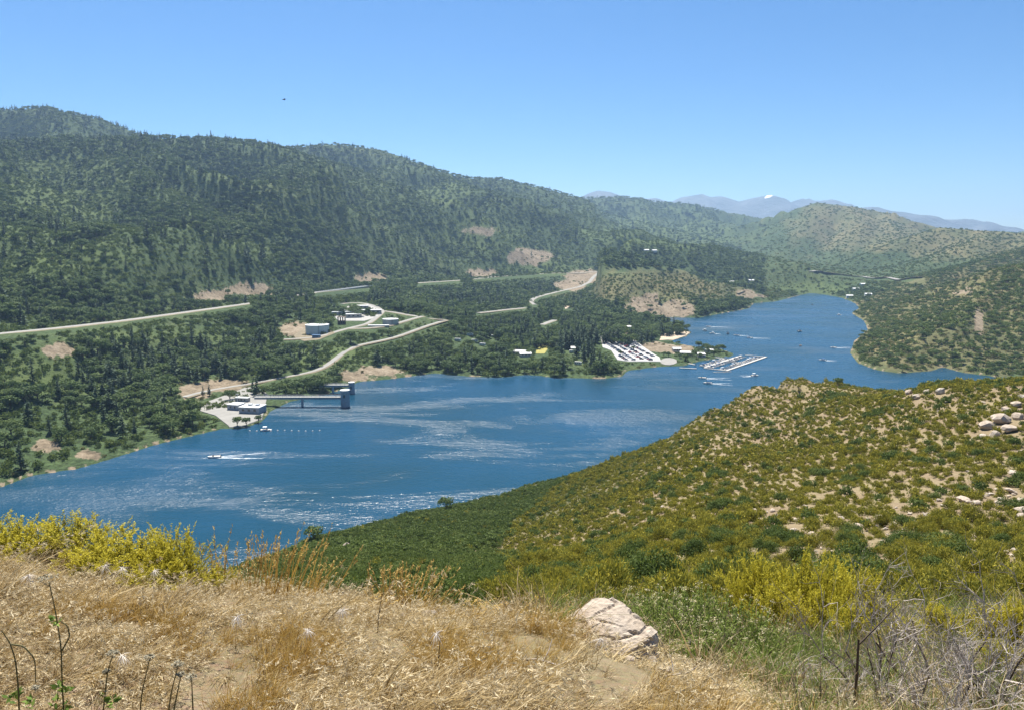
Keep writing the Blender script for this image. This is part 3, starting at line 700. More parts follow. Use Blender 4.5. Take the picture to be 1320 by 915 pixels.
# what stands clear of trees: roads, tanks, buildings, car park, bare banks (world features seen in the photograph)
KEEP = np.zeros((915, 1320), np.float32)
def keep_poly(pts, depth):
    yy, xx = np.mgrid[0:915, 0:1320]; m = inside(xx.astype(float), yy.astype(float), pts); KEEP[m] = np.maximum(KEEP[m], depth)
def keep_line(pts, w, depth=None):
    for p, q in zip(pts[:-1], pts[1:]):
        n = int(max(abs(q[0] - p[0]), abs(q[1] - p[1]))) + 1
        for k in range(n + 1):
            x = p[0] + (q[0] - p[0]) * k / n; y = p[1] + (q[1] - p[1]) * k / n
            dd = depth if depth else p[2] + (q[2] - p[2]) * k / n
            x0, y0 = int(x), int(y)
            if 0 <= x0 < 1320 and 0 <= y0 < 915: KEEP[max(0, y0 - w):y0 + w, max(0, x0 - 1):x0 + 2] = dd
def hides(px, py, top, hw, Y):
    r = np.zeros(px.shape, bool)
    for fx in (-0.8, 0, 0.8):
        for fy in (0.0, 0.25, 0.5, 0.75, 1.0):
            x = np.clip((px + fx * hw).astype(int), 0, 1319); y = np.clip((py + (top - py) * fy).astype(int), 0, 914)
            r |= (KEEP[y, x] > 0) & (Y < KEEP[y, x] + 4) & (px > -20) & (px < 1340)
    return r
# ------------------------------------------------------------------ roads
ASPHALT = simple('pale_asphalt', (0.25, 0.24, 0.215), 0.9, 0.12, 0.15)
CONCRETE = simple('concrete', (0.32, 0.31, 0.285), 0.85, 0.12, 0.3)
FILL = simple('fill_soil', (0.20, 0.165, 0.105), 0.95, 0.25, 0.12)
PAINT_W = simple('white_paint', (0.78, 0.77, 0.73), 0.6, 0.08, 0.5)
def densify(P, step):
    out = []
    for p, q in zip(P[:-1], P[1:]):
        n = max(1, int(np.hypot(q[0] - p[0], q[1] - p[1]) / step))
        out += [tuple(np.array(p) + (np.array(q) - np.array(p)) * k / n) for k in range(n)]
    return np.array(out + [tuple(P[-1])], float)
def smooth_path(P, it=12):
    P = P.copy()
    for _ in range(it): P[1:-1] = 0.25 * P[:-2] + 0.5 * P[1:-1] + 0.25 * P[2:]
    return P
def road(name, P, width, m, lift=0.35, bank=3.0, step=6.0, it=12, zconst=None):
    """a raised carriageway over the land with sloping earth banks on both sides"""
    P = smooth_path(densify([p[:2] for p in P], step), it)
    d = np.gradient(P, axis=0); d /= np.linalg.norm(d, axis=1, keepdims=True) + 1e-9; nrm = np.stack([-d[:, 1], d[:, 0]], 1)
    zc = np.max([zat(*(P + nrm * k * width).T) for k in (-0.5, -0.25, 0, 0.25, 0.5)], 0); zc = np.convolve(np.pad(zc, 3, 'edge'), np.ones(7) / 7, 'valid') + lift
    rows = []
    for k, dz in ((-0.5 * width - bank * 2.2, -bank), (-0.5 * width, 0), (0.5 * width, 0), (0.5 * width + bank * 2.2, -bank)):
        rows.append(np.c_[P + nrm * k, zc + dz])
    V = np.stack(rows, 1); n = len(P); i = np.arange(n - 1)[:, None] * 4 + np.arange(3)[None, :]
    F = np.stack([i, i + 1, i + 5, i + 4], -1).reshape(-1, 4)
    me = np_mesh(name, V.reshape(-1, 3), F); me.materials.append(m); me.materials.append(FILL)
    me.polygons.foreach_set('material_index', np.tile([1, 0, 1], n - 1).astype(np.int32))
    return tag(link(name, me), kind='structure'), np.c_[P, zc]
def pxroad(pts, ymin=400): return [hit(px, py, ymin)[:2] for px, py in pts]
HW = [at(*p) for p in HIGHWAY_PX]
highway, hw_line = road('highway', HW, 11, ASPHALT, 0.6, 1.6, 10)
ROADS_PX = {
 'lakeside_road': ([(236, 512), (262, 505), (283, 500), (333, 493), (362, 487), (390, 483), (413, 477), (431, 464), (455, 447), (470, 444), (490, 440), (511, 435), (530, 428), (561, 418), (575, 414)], 5.0, 2, 420),
 'plant_road': ([(366, 438), (392, 437), (415, 434), (447, 424), (474, 418), (486, 409), (494, 402), (486, 396), (474, 392), (458, 390), (440, 392)], 6, 2, 600),
 'plant_spur_road': ([(494, 401), (515, 404), (535, 408), (556, 412), (572, 414)], 6, 2, 700),
 'plant_lower_road': ([(447, 424), (474, 424), (500, 421), (516, 416), (533, 411), (545, 408)], 6, 2, 700),
 'hill_road': (HILL_ROAD_PX, 9, 3, 1000),
 'valley_track': ([(615, 404), (634, 402), (653, 399.5), (677, 397)], 9, 2, 900),
 'camp_track': ([(698, 419), (706, 416), (715, 413)], 8, 2, 800),
 'far_valley_road': ([(1045, 351), (1082, 354), (1114, 356.5), (1150, 359), (1190, 362)], 14, 3, 1500),
 'bluff_track': ([(985, 385), (968, 379), (960, 374), (950, 379)], 4, 2, 1000),
}
for nm, (pts, w, kw, ym) in ROADS_PX.items():
    W = pxroad(pts, ym) if len(pts[0]) == 2 else [at(*p)[:2] for p in pts]; pts = [p[:2] for p in pts]; road(nm, W, w, ASPHALT if nm != 'bluff_track' else FILL, 0.3 if 'far' not in nm else 0.1, 0.7 if 'far' not in nm else 0.2, 6, 6)
    keep_line([(px, py, q[1]) for (px, py), q in zip(pts, W)], kw)
keep_line([(p[0], p[1], p[2]) for p in HIGHWAY_PX if -50 < p[0] < 325], 3)
keep_line([(408, 377, 1150), (475, 371, 1320)], 4); keep_line([(540, 365, 1480), (590, 362, 1600)], 3); keep_line([(612, 359, 1650), (770, 350, 2000), (850, 348.5, 2200)], 3)
# banks, yards and water works that stay open
for s in SCARPS: keep_poly([(s[0] + s[2] * 0.5 * math.cos(a), s[1] + s[3] * 0.5 * math.sin(a)) for a in np.linspace(0, 6.2, 14)], 0.5 * (s[4] + s[5]))
LOT_PX = [(773, 430), (789, 426), (811, 433), (827, 446), (850, 461), (852, 466), (830, 466), (811, 466), (796, 464), (788, 452), (777, 448)]
BEACH_PX = [(850, 439), (853, 431), (866, 426), (880, 426), (890, 428.5), (884, 433), (868, 439)]
YARD_PX = [(262, 520), (298, 507), (316, 500), (330, 499), (345, 508), (342, 522), (338, 541), (312, 550), (296, 551), (278, 536), (258, 530)]
keep_poly(LOT_PX, 830); keep_poly(BEACH_PX, 940); keep_poly([(850, 460), (872, 460), (874, 472), (850, 472)], 760)
keep_poly(YARD_PX, 520); keep_poly([(312, 500), (462, 490), (462, 528), (312, 528)], 560)
keep_poly([(386, 412), (428, 412), (428, 438), (386, 438)], 780); keep_poly([(488, 406), (518, 406), (518, 422), (488, 422)], 850); keep_poly([(428, 394), (492, 392), (502, 420), (432, 420)], 900)
keep_poly([(692, 436), (706, 436), (706, 458), (690, 458)], 800); keep_poly([(726, 391), (738, 391), (738, 400), (726, 400)], 1250); keep_poly([(664, 452), (680, 452), (682, 462), (666, 462)], 760)
for cx, cy in ((597, 426), (606, 433), (637, 435), (640, 429), (590, 440), (622, 446), (738, 455), (745, 470)): keep_poly([(cx - 5, cy - 3), (cx + 5, cy - 3), (cx + 5, cy + 3), (cx - 5, cy + 3)], 860)
# ------------------------------------------------------------------ forest and brush of the valley
fg = np.random.default_rng(21)
fx, fy = jitter_cells(-0.86, 0.86, 330, 5200, lambda d: max(6.0, d / 215), fg)
fz = zat(fx, fy)
ok = (grid_sample(GNEAR.astype(float), fx, fy) < 0.01) & (grid_sample(GIN.astype(float), fx, fy) < 0.02) & (grid_sample(GSD, fx, fy) > 2.5) & visible(fx, fy, fz, 14)
fx, fy, fz = fx[ok], fy[ok], fz[ok]
fpx, fpy = project(fx, fy, fz)
sp = np.maximum(1.0, (fy / 215 / 6.0)) ** 0.8
b_, g_, br_ = grid_sample(bare, fx, fy), grid_sample(green, fx, fy), grid_sample(brown, fx, fy)
n1 = fbm(fx / 130, fy / 130, 4, 91); n2 = fbm(fx / 45, fy / 45, 3, 95); u = fg.random(len(fx))
right = (fpx > 985 - np.clip((fy - 2200) / 30, 0, 60)) & (fy > 600)
spur_f = spurs(fx, fy)[0]; kind = np.where(u < 0.50 + 0.45 * np.clip(n2, -0.4, 0.5) - 0.42 * np.clip(spur_f - 0.35, -0.5, 0.6), 1, 2)                                    # 0 pine, 1 oak, 2 scrub, 3 dry brush
pc = 0.05 + 0.20 * np.clip(n1 * 2, 0, 1)
def zone(cx, cy, rx, ry): return ((fpx - cx) / rx) ** 2 + ((fpy - cy) / ry) ** 2 < 1
pc = np.where(zone(170, 480, 130, 60), pc + 0.16, pc); pc = np.where(zone(765, 458, 45, 22), 0.75, pc); pc = np.where(zone(690, 430, 90, 16), pc + 0.12, pc)
pc = np.where(fpy < 200, pc + 0.08, pc)
pc = pc * np.where((fpy < np.interp(fpx, [0, 160, 320, 600], [425, 408, 386, 360])) & (fpy > 190), 0.6, 1.0)
v = fg.random(len(fx)); kind = np.where(v < pc, 0, kind)
meadow = (g_ > 0.28) | (fbm(fx / 300, fy / 300, 3, 97) > 0.20)
kind = np.where(meadow & (v > 0.16), 2, kind); kind = np.where((b_ > 0.2) & (v > 0.2), 3, kind)
kind = np.where(right, np.where(v < 0.10 + 0.25 * np.clip(n2, 0, 1), 1, np.where(u < 0.45, 3, 2)), kind)
hb = (br_ > 0.25) & ~right; kind = np.where(hb, np.where(u < 0.5, 3, 2), kind)
kind = np.where(zone(1070, 375, 60, 9), np.where(v < 0.25, 2, 1), kind)
low = zone(200, 428, 170, 9) & (fpy > np.interp(fpx, [0, 160, 320], [433, 416, 394]))      # brush verge under the highway
kind = np.where(low & (kind < 2), 2, kind)
drop = (fg.random(len(fx)) < np.clip(b_ * 2.0 - 0.35, 0, 0.75)) | ((n2 > 0.30) & (fg.random(len(fx)) < 0.35))
hgt = np.select([kind == 0, kind == 1, kind == 2], [fg.uniform(11, 19, len(fx)), fg.uniform(5.5, 10.5, len(fx)), fg.uniform(2.0, 4.2, len(fx))], fg.uniform(1.2, 2.4, len(fx)))
hgt = hgt * np.where(fg.random(len(fx)) < 0.12, 1.25, 1.0) * np.where((kind == 0) & zone(765, 458, 45, 22), 1.15, 1.0) * np.where((kind <= 1) & (fy > 1700), 0.75, 1.0)
point = zone(892, 453, 52, 11); hgt = np.where(point, hgt * 0.62, hgt); drop |= point & (fg.random(len(fx)) < 0.4)
hgt = np.where((kind == 1) & right, hgt * 0.6, hgt)
wid = np.select([kind == 0, kind == 1, kind == 2], [hgt * fg.uniform(0.85, 1.25, len(fx)), hgt * fg.uniform(1.0, 1.45, len(fx)), hgt * fg.uniform(0.75, 1.2, len(fx))], hgt * fg.uniform(0.8, 1.3, len(fx))) * sp
wid = np.where(right & (kind >= 2), wid * 1.45, wid); hgt = hgt * sp ** 0.5
farright = right & (fy > 1700); wid = np.where(farright, wid * 0.72, wid); drop |= farright & (fg.random(len(fx)) < np.where(kind == 1, 0.8, 0.4))
_, ftop = project(fx, fy, fz + hgt); hw = np.select([kind == 0, kind == 1], [wid * 0.17, wid * 0.55], wid * 0.9) * FPX / fy
hid = hides(fpx, fpy, ftop, hw, fy)
# where a tall tree would hide a road or a bank there is only low brush
brush = hid & (kind < 2); kind = np.where(brush, 2, kind); wid = np.where(brush, 2.0 * sp, wid); hgt = np.where(brush, fg.uniform(1.0, 1.8, len(fx)), hgt)
_, ftop = project(fx, fy, fz + hgt); hid = hides(fpx, fpy, ftop, np.where(kind >= 2, wid * 0.7, wid * 0.5) * FPX / fy, fy)
keepm = ~drop & ~hid
fx, fy, fz, fpx, fpy, kind, hgt, wid = [a[keepm] for a in (fx, fy, fz, fpx, fpy, kind, hgt, wid)]
ftop = project(fx, fy, fz + hgt)[1]
seen = visible(fx, fy, fz + hgt * 0.6, 0) & (fpx > 4) & (fpx < 1316)
rotz = fg.uniform(0, 6.283, len(fx))
size = hgt * FPX / fy

def tree_region(px, py, Y):
    if Y > 1900: return 'on the far wooded mountainside'
    if px > 1000: return 'on the right shore across the channel'
    hwy = np.interp(px, [0, 160, 320], [433, 416, 394])
    if Y < 480 and px < 260: return 'by the left shoreline' + (', near the left edge' if px < 90 else (', near the pale shore bank' if px < 170 else ', nearest the pump station'))
    if px < 240: return (('just below the highway' if py < hwy + 35 else 'midway from highway to lake') if py > hwy else ('just above the highway' if py > hwy - 30 else 'high above the highway')) + (' at the left edge' if px < 80 else (' on the left slope' if px < 160 else ' left of the pump station'))
    if px < 385: return 'between the pump station and the highway'
    if px < 580: return 'around the water tanks' if py < 445 else 'between the lakeside road and the shore'
    if px < 730: return 'in the campground grove by the shore'
    if px < 850: return 'in the tall dark grove beside the car park'
    return 'on the marina point behind the docks'
def make_tree(name, crown_me, trunk_me, loc, rz, sc, label, cat, group, names=('trunk', 'crown')):
    r = empty(name, loc, rz, label=label, cat=cat, group=group); r.scale = sc
    link(names[0], trunk_me, None, r); link(names[1], crown_me, None, r)
    return r
taken = np.zeros(len(fx), bool)
for kd, nm, adj, cm, tm in ((0, 'pine_tree', 'dark narrow pine', pine_crown_me, pine_trunk_me), (1, 'oak_tree', 'rounded dark green oak', oak_crown_me, oak_trunk_me)):
    cand = np.nonzero((kind == kd) & seen)[0]; cand = cand[np.argsort(-size[cand])][:300]; taken[cand] = True
    for i in cand:
        k = int(fg.integers(len(cm))); where = tree_region(fpx[i], fpy[i], fy[i])
        make_tree(nm, cm[k], tm[k], (fx[i], fy[i], fz[i] - 0.1), rotz[i], (wid[i], wid[i] * fg.uniform(0.85, 1.15), hgt[i]), f'{adj} {where}', 'tree', f'{nm.replace("_", " ")}s {where}')

small_oak = [lobes_crown(30 + k, 110, 0.12, rx=0.55, lobes=8)[0].mesh('far_oak', [OAK]) for k in range(4)]
small_pine = [pine_crown(40 + k, 10, 6, 1.5, 0.19).mesh('far_pine', [PINE]) for k in range(3)]
big_oak = [Acc().join(c, 0).join(t, 1).mesh('wood_oak', [OAK, BARK]) for c, t in oak_parts]
big_pine = [Acc().join(c, 0).join(t, 1).mesh('wood_pine', [PINE, BARK]) for c, t in pine_parts]
scrub_me = [shrub(50 + k, 90, 0.17).mesh('brush', [SCRUB]) for k in range(4)]
dry_me = [shrub(60 + k, 70, 0.17).mesh('dry_brush', [DRYSCRUB]) for k in range(3)]
def scatter(name, sel, meshes_near, meshes_far, label, cat, far_at=1100, zs=1.0):
    i = np.nonzero(sel)[0]; nn = len(meshes_near)
    idx = np.where(fy[i] < far_at, fg.integers(0, nn, len(i)), nn + fg.integers(0, len(meshes_far), len(i)))
    o = instancer(name, np.c_[fx[i], fy[i], fz[i] - 0.15], np.c_[0 * i, 0 * i, rotz[i]], np.c_[wid[i], wid[i], hgt[i] * zs], idx, proto_collection(name + '_kinds', meshes_near + meshes_far))
    return tag(o, label, cat, kind='stuff')
scatter('pine_woods', (kind == 0) & ~taken, big_pine, small_pine, 'dark pines massed over the mountainsides beyond the lake', 'pine woods')
scatter('oak_woods', (kind == 1) & ~taken, big_oak, small_oak, 'dark green oak woods covering the slopes beyond the lake', 'oak woods')
scatter('valley_brush', kind == 2, scrub_me, scrub_me[:2], 'low green brush between the trees across the lake', 'brush', zs=1.3)
scatter('dry_brush', kind == 3, dry_me, dry_me[:2], 'olive brown brush over the right hills and the bluff', 'brush', zs=1.3)
print('FOREST', len(fx), [(int(k), int((kind == k).sum())) for k in range(4)])
# ------------------------------------------------------------------ brush of the near slope
ng_ = np.random.default_rng(31)
sx, sy = jitter_cells(-0.80, 0.98, 15, 430, lambda d: 1.08 + d / 500, ng_)
sz = zat(sx, sy)
ok = (grid_sample(GNEAR.astype(float), sx, sy) > 0.99) & (grid_sample(GIN.astype(float), sx, sy) < 0.02) & (grid_sample(GSD, sx, sy) > 1.0) & visible(sx, sy, sz, 3.0)
sx, sy, sz = sx[ok], sy[ok], sz[ok]
spx, spy = project(sx, sy, sz)
su, sv = sx * 0.61 + sy * 0.79, sx * 0.79 - sy * 0.61
streak = fbm(su / 34 + 3, sv / 7.5, 4, 101); patch = fbm(sx / 22, sy / 22, 4, 105); patch2 = fbm(sx / 60, sy / 60, 3, 107)
openness = np.clip((spx - 560) / 500, 0, 1) * 0.26 + np.clip((spx - 1000) / 250, 0, 1) * np.clip((175 - sy) / 100, 0, 1) * 0.16
gone = (streak > 0.60 - openness * 0.60) | (patch > 0.70 - openness * 0.3) | (ng_.random(len(sx)) < 0.05 + 0.15 * openness)
greenz = (sx < -2 + np.maximum(0, sy - 200) * 0.13 + patch2 * 0.06 * sy) | (sz < 9 + 8 * patch)
skind = np.where(greenz, 1, 0); r_ = ng_.random(len(sx)); skind = np.where((skind == 0) & ((r_ < 0.05) | (patch < -0.40)), 1, skind); skind = np.where((skind == 1) & (r_ > 0.86), 0, skind)
skind = np.where((skind == 0) & (streak < -0.42), 1, skind)
gone &= ~(greenz & (ng_.random(len(sx)) < 0.8))
rad = np.where(skind == 0, ng_.uniform(0.35, 0.75, len(sx)) * np.where(ng_.random(len(sx)) < 0.18, 1.55, 1.0) * (1 + 0.35 * np.clip(patch2 * 2, -0.6, 1)), ng_.uniform(0.7, 1.35, len(sx))) * (1 + sy / 1400)
hh = np.where(skind == 0, ng_.uniform(1.25, 1.9, len(sx)), ng_.uniform(1.1, 1.7, len(sx))) * rad
gone |= ((spx > 640) & (sy < 100) & ~greenz & (ng_.random(len(sx)) < 0.16)) | ((spx < 690) & (sy < 24)) | ((spx > 960) & (sy < 115) & (sy > 22) & ((ng_.random(len(sx)) < 0.16) | (streak > 0.36)) & ~greenz)
# loose rock lies in drifts on the right; the brush leaves it open
qk = np.random.default_rng(82); RIGHT_ROCKS = []
for cx_, cy_, n_, sx_, sy_ in [(1115, 668, 9, 22, 9), (1150, 690, 10, 24, 10), (1195, 668, 8, 20, 8), (1240, 640, 9, 28, 7), (1300, 650, 9, 16, 12), (1270, 690, 8, 22, 9), (1300, 725, 10, 18, 12), (1080, 705, 8, 20, 9), (1195, 740, 7, 22, 7), (1285, 600, 6, 20, 8), (1040, 680, 7, 22, 9), (1130, 735, 6, 20, 8), (985, 660, 5, 20, 8), (1255, 755, 6, 20, 6)]:
    for _ in range(n_): RIGHT_ROCKS.append((min(cx_ + qk.normal() * sx_, 1318), cy_ + qk.normal() * sy_, qk.uniform(4, 10) * (1.7 if qk.random() < 0.22 else 1)))
for rx_, ry_, rw_ in RIGHT_ROCKS + [(1163, 500, 13), (1177, 495, 15), (1190, 490.5, 13), (1171, 508, 13), (1181, 514, 13), (1213, 507, 13), (1274, 552, 22), (1289, 545, 26), (1301, 556, 20), (1313, 540, 18)]:
    gone |= (np.abs(spx - rx_) < rw_ * 0.45 + 1) & (spy > ry_ - rw_ * 0.2) & (spy < ry_ + 5 + rw_ * 0.2)
sx, sy, sz, spx, spy, skind, rad, hh = [a[~gone] for a in (sx, sy, sz, spx, spy, skind, rad, hh)]
srot = ng_.uniform(0, 6.283, len(sx))
cham_big = [shrub(70 + k, 2000, 0.052, lobes=12, upright=0.4) for k in range(4)]; cham_mid = [shrub(80 + k, 380, 0.11, lobes=9, upright=0.3) for k in range(4)]; cham_far = [shrub(90 + k, 150, 0.13) for k in range(4)]
scr_big = [shrub(110 + k, 2600, 0.040, lobes=14) for k in range(3)]; scr_mid = [shrub(120 + k, 420, 0.085, lobes=10) for k in range(4)]; scr_far = [shrub(130 + k, 150, 0.14) for k in range(4)]
cham_me = [a.mesh('foliage', [CHAMISE]) for a in cham_big]; scr_me = [a.mesh('foliage', [SCRUB]) for a in scr_big]
stem_me = [shrub_stems(140 + k).mesh('stems', [TWIG_DARK]) for k in range(3)]
vis_ = visible(sx, sy, sz + hh * 0.5, 0) & (spx > 3) & (spx < 1317) & (spy < 912)
ssize = rad / sy
staken = np.zeros(len(sx), bool)
def near_where(px, py, Y=0):
    row = 'nearest the viewer' if Y < 26 else ('a little way down' if Y < 36 else ('farther down' if Y < 50 else 'far down'))
    return f'{row} {near_zone(px, py)}'
def near_zone(px, py):
    if px > 1180: return 'among the pale rocks at the right edge' if py > 600 else 'near the rock outcrop on the right skyline'
    if px > 930: return 'on the rocky slope right of the gully'
    if px > 640: return 'on the sunny slope behind the foreground boulder'
    return 'in the gully below the dry grass'
def make_shrub(name, me, loc, rz, sc, label, cat, group=None):
    r = empty(name, loc, rz, label=label, cat=cat, group=group); r.scale = sc
    link('stems', stem_me[int(abs(loc[0] * 7)) % 3], None, r); link('foliage', me, None, r); return r
for kd, nm, adj, ms in ((0, 'yellow_green_shrub', 'low yellow-green shrub', cham_me), (1, 'green_shrub', 'dense dark green shrub', scr_me)):
    cand = np.nonzero((skind == kd) & vis_)[0]; cand = cand[np.argsort(-ssize[cand])][:300]; staken[cand] = True
    for i in cand:
        w = near_where(spx[i], spy[i], sy[i])
        make_shrub(nm, ms[int(ng_.integers(len(ms)))], (sx[i], sy[i], sz[i] - 0.05), srot[i], (rad[i], rad[i], hh[i]), f'{adj} {w}', 'shrub', f'{nm.replace("_", " ")}s {w}')
def shrub_scatter(name, sel, big, mid, far, m, label):
    i = np.nonzero(sel)[0]; nb, nm, nf = len(big), len(mid), len(far)
    idx = np.select([sy[i] < 60, sy[i] < 150], [ng_.integers(0, nb, len(i)), nb + ng_.integers(0, nm, len(i))], nb + nm + ng_.integers(0, nf, len(i)))
    tag(instancer(name, np.c_[sx[i], sy[i], sz[i] - 0.05], np.c_[0 * i, 0 * i, srot[i]], np.c_[rad[i], rad[i], hh[i]], idx, proto_collection(name + '_kinds', [a.mesh(name, [m]) for a in big + mid + far])), label, 'brush', kind='stuff')
shrub_scatter('hillside_brush', (skind == 0) & ~staken, cham_big, cham_mid, cham_far, CHAMISE, 'yellow-green brush covering the near hillside')
shrub_scatter('gully_brush', (skind == 1) & ~staken, scr_big, scr_mid, scr_far, SCRUB, 'dark green brush filling the gully and the near shore')
print('NEAR', len(sx), [(k, int((skind == k).sum())) for k in range(2)])
# ------------------------------------------------------------------ water works, car park, marina
class MB:
    """boxes, drums and prisms gathered into one mesh"""
    def __init__(s): s.b = bmesh.new()
    def box(s, x0, y0, z0, x1, y1, z1, rz=0.0, taper=0.0):
        M = Matrix.Rotation(rz, 4, 'Z'); cx, cy = (x0 + x1) / 2, (y0 + y1) / 2
        v = []
        for z, k in ((z0, 0), (z1, taper)):
            for x, y in ((x0 + k, y0 + k), (x1 - k, y0 + k), (x1 - k, y1 - k), (x0 + k, y1 - k)): v.append(s.b.verts.new(M @ Vector((x, y, z)) if rz else (x, y, z)))
        for f in ((3, 2, 1, 0), (4, 5, 6, 7), (0, 1, 5, 4), (1, 2, 6, 5), (2, 3, 7, 6), (3, 0, 4, 7)): s.b.faces.new([v[i] for i in f])
        return s
    def prism(s, pts, z0, z1, top=None):
        a = [s.b.verts.new((p[0], p[1], z0)) for p in pts]; t = top or pts; b = [s.b.verts.new((p[0], p[1], z1)) for p in t]; n = len(pts)
        s.b.faces.new(a[::-1]); s.b.faces.new(b)
        for i in range(n): s.b.faces.new((a[i], a[(i + 1) % n], b[(i + 1) % n], b[i]))
        return s
    def drum(s, r, z0, z1, n=32, r2=None, x=0, y=0, a0=0.0):
        r2 = r if r2 is None else r2
        c = lambda q: [(x + q * math.cos(a0 + 2 * math.pi * i / n), y + q * math.sin(a0 + 2 * math.pi * i / n)) for i in range(n)]
        return s.prism(c(r), z0, z1, c(r2))
    def gable(s, x0, y0, x1, y1, z0, rise, over=0.3):
        x0 -= over; x1 += over; y0 -= over; y1 += over; ym = (y0 + y1) / 2
        v = [s.b.verts.new(p) for p in ((x0, y0, z0), (x1, y0, z0), (x1, y1, z0), (x0, y1, z0), (x0, ym, z0 + rise), (x1, ym, z0 + rise))]
        for f in ((3, 2, 1, 0), (0, 1, 5, 4), (2, 3, 4, 5), (1, 2, 5), (3, 0, 4)): s.b.faces.new([v[i] for i in f])
        return s
    def bar(s, p, q, r=0.05):
        p, q = Vector(p), Vector(q); d = (q - p).normalized(); up = Vector((0, 0, 1)) if abs(d.z) < 0.9 else Vector((1, 0, 0))
        a = d.cross(up).normalized() * r; b = d.cross(a).normalized() * r
        v = [s.b.verts.new(e + k) for e in (p, q) for k in (a + b, b - a, -a - b, a - b)]
        for f in ((0, 1, 2, 3), (7, 6, 5, 4), (0, 4, 5, 1), (1, 5, 6, 2), (2, 6, 7, 3), (3, 7, 4, 0)): s.b.faces.new([v[i] for i in f])
        return s
    def mesh(s, name, m, bevel=0.0, smooth_angle=None):
        bmesh.ops.recalc_face_normals(s.b, faces=s.b.faces)
        if bevel: bmesh.ops.bevel(s.b, geom=list(s.b.edges), offset=bevel, segments=1, affect='EDGES')
        me = bpy.data.meshes.new(name); s.b.to_mesh(me); s.b.free(); me.materials.append(m)
        if smooth_angle: me.shade_smooth() if hasattr(me, 'shade_smooth') else None
        return me
    def part(s, name, m, parent=None, bevel=0.0): return link(name, s.mesh(name, m, bevel), None, parent)
BLUEGREY = simple('weathered_concrete', (0.30, 0.33, 0.37), 0.8, 0.15, 0.6)
WHITE = simple('white_coating', (0.58, 0.59, 0.57), 0.5, 0.06, 0.4)
TANKBLUE = simple('pale_tank_paint', (0.44, 0.52, 0.52), 0.5, 0.08, 0.3)
TANKTAN = simple('tan_tank_paint', (0.42, 0.40, 0.36), 0.6, 0.1, 0.3)
DARKSTEEL = simple('dark_steel', (0.06, 0.055, 0.05), 0.6, 0.2, 1.0)
GLASS = simple('dark_glass', (0.03, 0.04, 0.05), 0.12, 0.2, 1.0, spec=0.6)
BLUEPAINT = simple('blue_paint', (0.07, 0.15, 0.27), 0.5, 0.1, 1.0)
RUST = simple('brown_metal', (0.15, 0.10, 0.075), 0.7, 0.2, 1.0)
SAND = simple('beach_sand', (0.42, 0.34, 0.245), 0.95, 0.12, 0.3)
WOODGREY = simple('dock_planks', (0.46, 0.44, 0.40), 0.85, 0.15, 1.2)

def railing(parent, p, q, m, h=1.1, n=12, r=0.06):
    mb = MB(); p, q = Vector(p), Vector(q)
    mb.bar(p + Vector((0, 0, h)), q + Vector((0, 0, h)), r); mb.bar(p + Vector((0, 0, h * 0.5)), q + Vector((0, 0, h * 0.5)), r * 0.7)
    for i in range(n + 1):
        e = p.lerp(q, i / n); mb.bar(e, e + Vector((0, 0, h)), r)
    return mb.part('railing', m, parent)
def intake(px, py_base, width, height, deck_px, deck_y, label_t, label_b, pier_px):
    x, y, z = on_water(px, py_base); r = width / 2
    t = empty('intake_tower', (x, y, -6), 0, label=label_t, cat='tower', group='intake towers')
    MB().drum(r, 0, height + 6, 20).part('shaft', BLUEGREY, t)
    MB().drum(r * 1.12, height + 6, height + 6.5, 20).part('roof_slab', WHITE, t)
    mb = MB(); mb.box(-0.6, -r - 0.06, height + 1.0, 0.6, -r + 0.3, height + 3.2); mb.part('window', GLASS, t)
    MB().drum(r * 1.05, height + 3.9, height + 4.2, 20).part('collar', CONCRETE, t)
    zd = at(px, deck_y, y)[2]; x1 = (deck_px - CX) / FPX * y * 1.0
    b = empty('access_bridge', (x - r, y, zd), 0, label=label_b, cat='bridge', group='access bridges'); L = (x - r) - x1
    MB().box(-L, -2.0, -0.5, 0.3, 2.0, 0).part('deck', CONCRETE, b)
    for sy_ in (-1.5, 1.2): MB().box(-L, sy_, -1.7, 0.2, sy_ + 0.3, -0.5).part('girder', BLUEGREY, b)
    for sy_ in (-1.95, 1.95): railing(b, (-L, sy_, 0), (0, sy_, 0), WHITE, n=int(L / 3))
    for pp in pier_px:
        xp = (pp - CX) / FPX * y - (x - r); MB().box(xp - 0.6, -1.4, -zd - 5, xp + 0.6, 1.4, -1.7).part('pier', BLUEGREY, b)
intake(445.3, 523.6, 6.6, 12.0, 322, 511, 'large round concrete intake tower standing in the lake at the bridge end', 'longer concrete access bridge running to the large intake tower', [384])
intake(453.5, 506.5, 4.8, 8.6, 396, 495.5, 'smaller concrete intake tower behind the large one near shore', 'shorter access bridge behind, running to the smaller intake tower', [425])

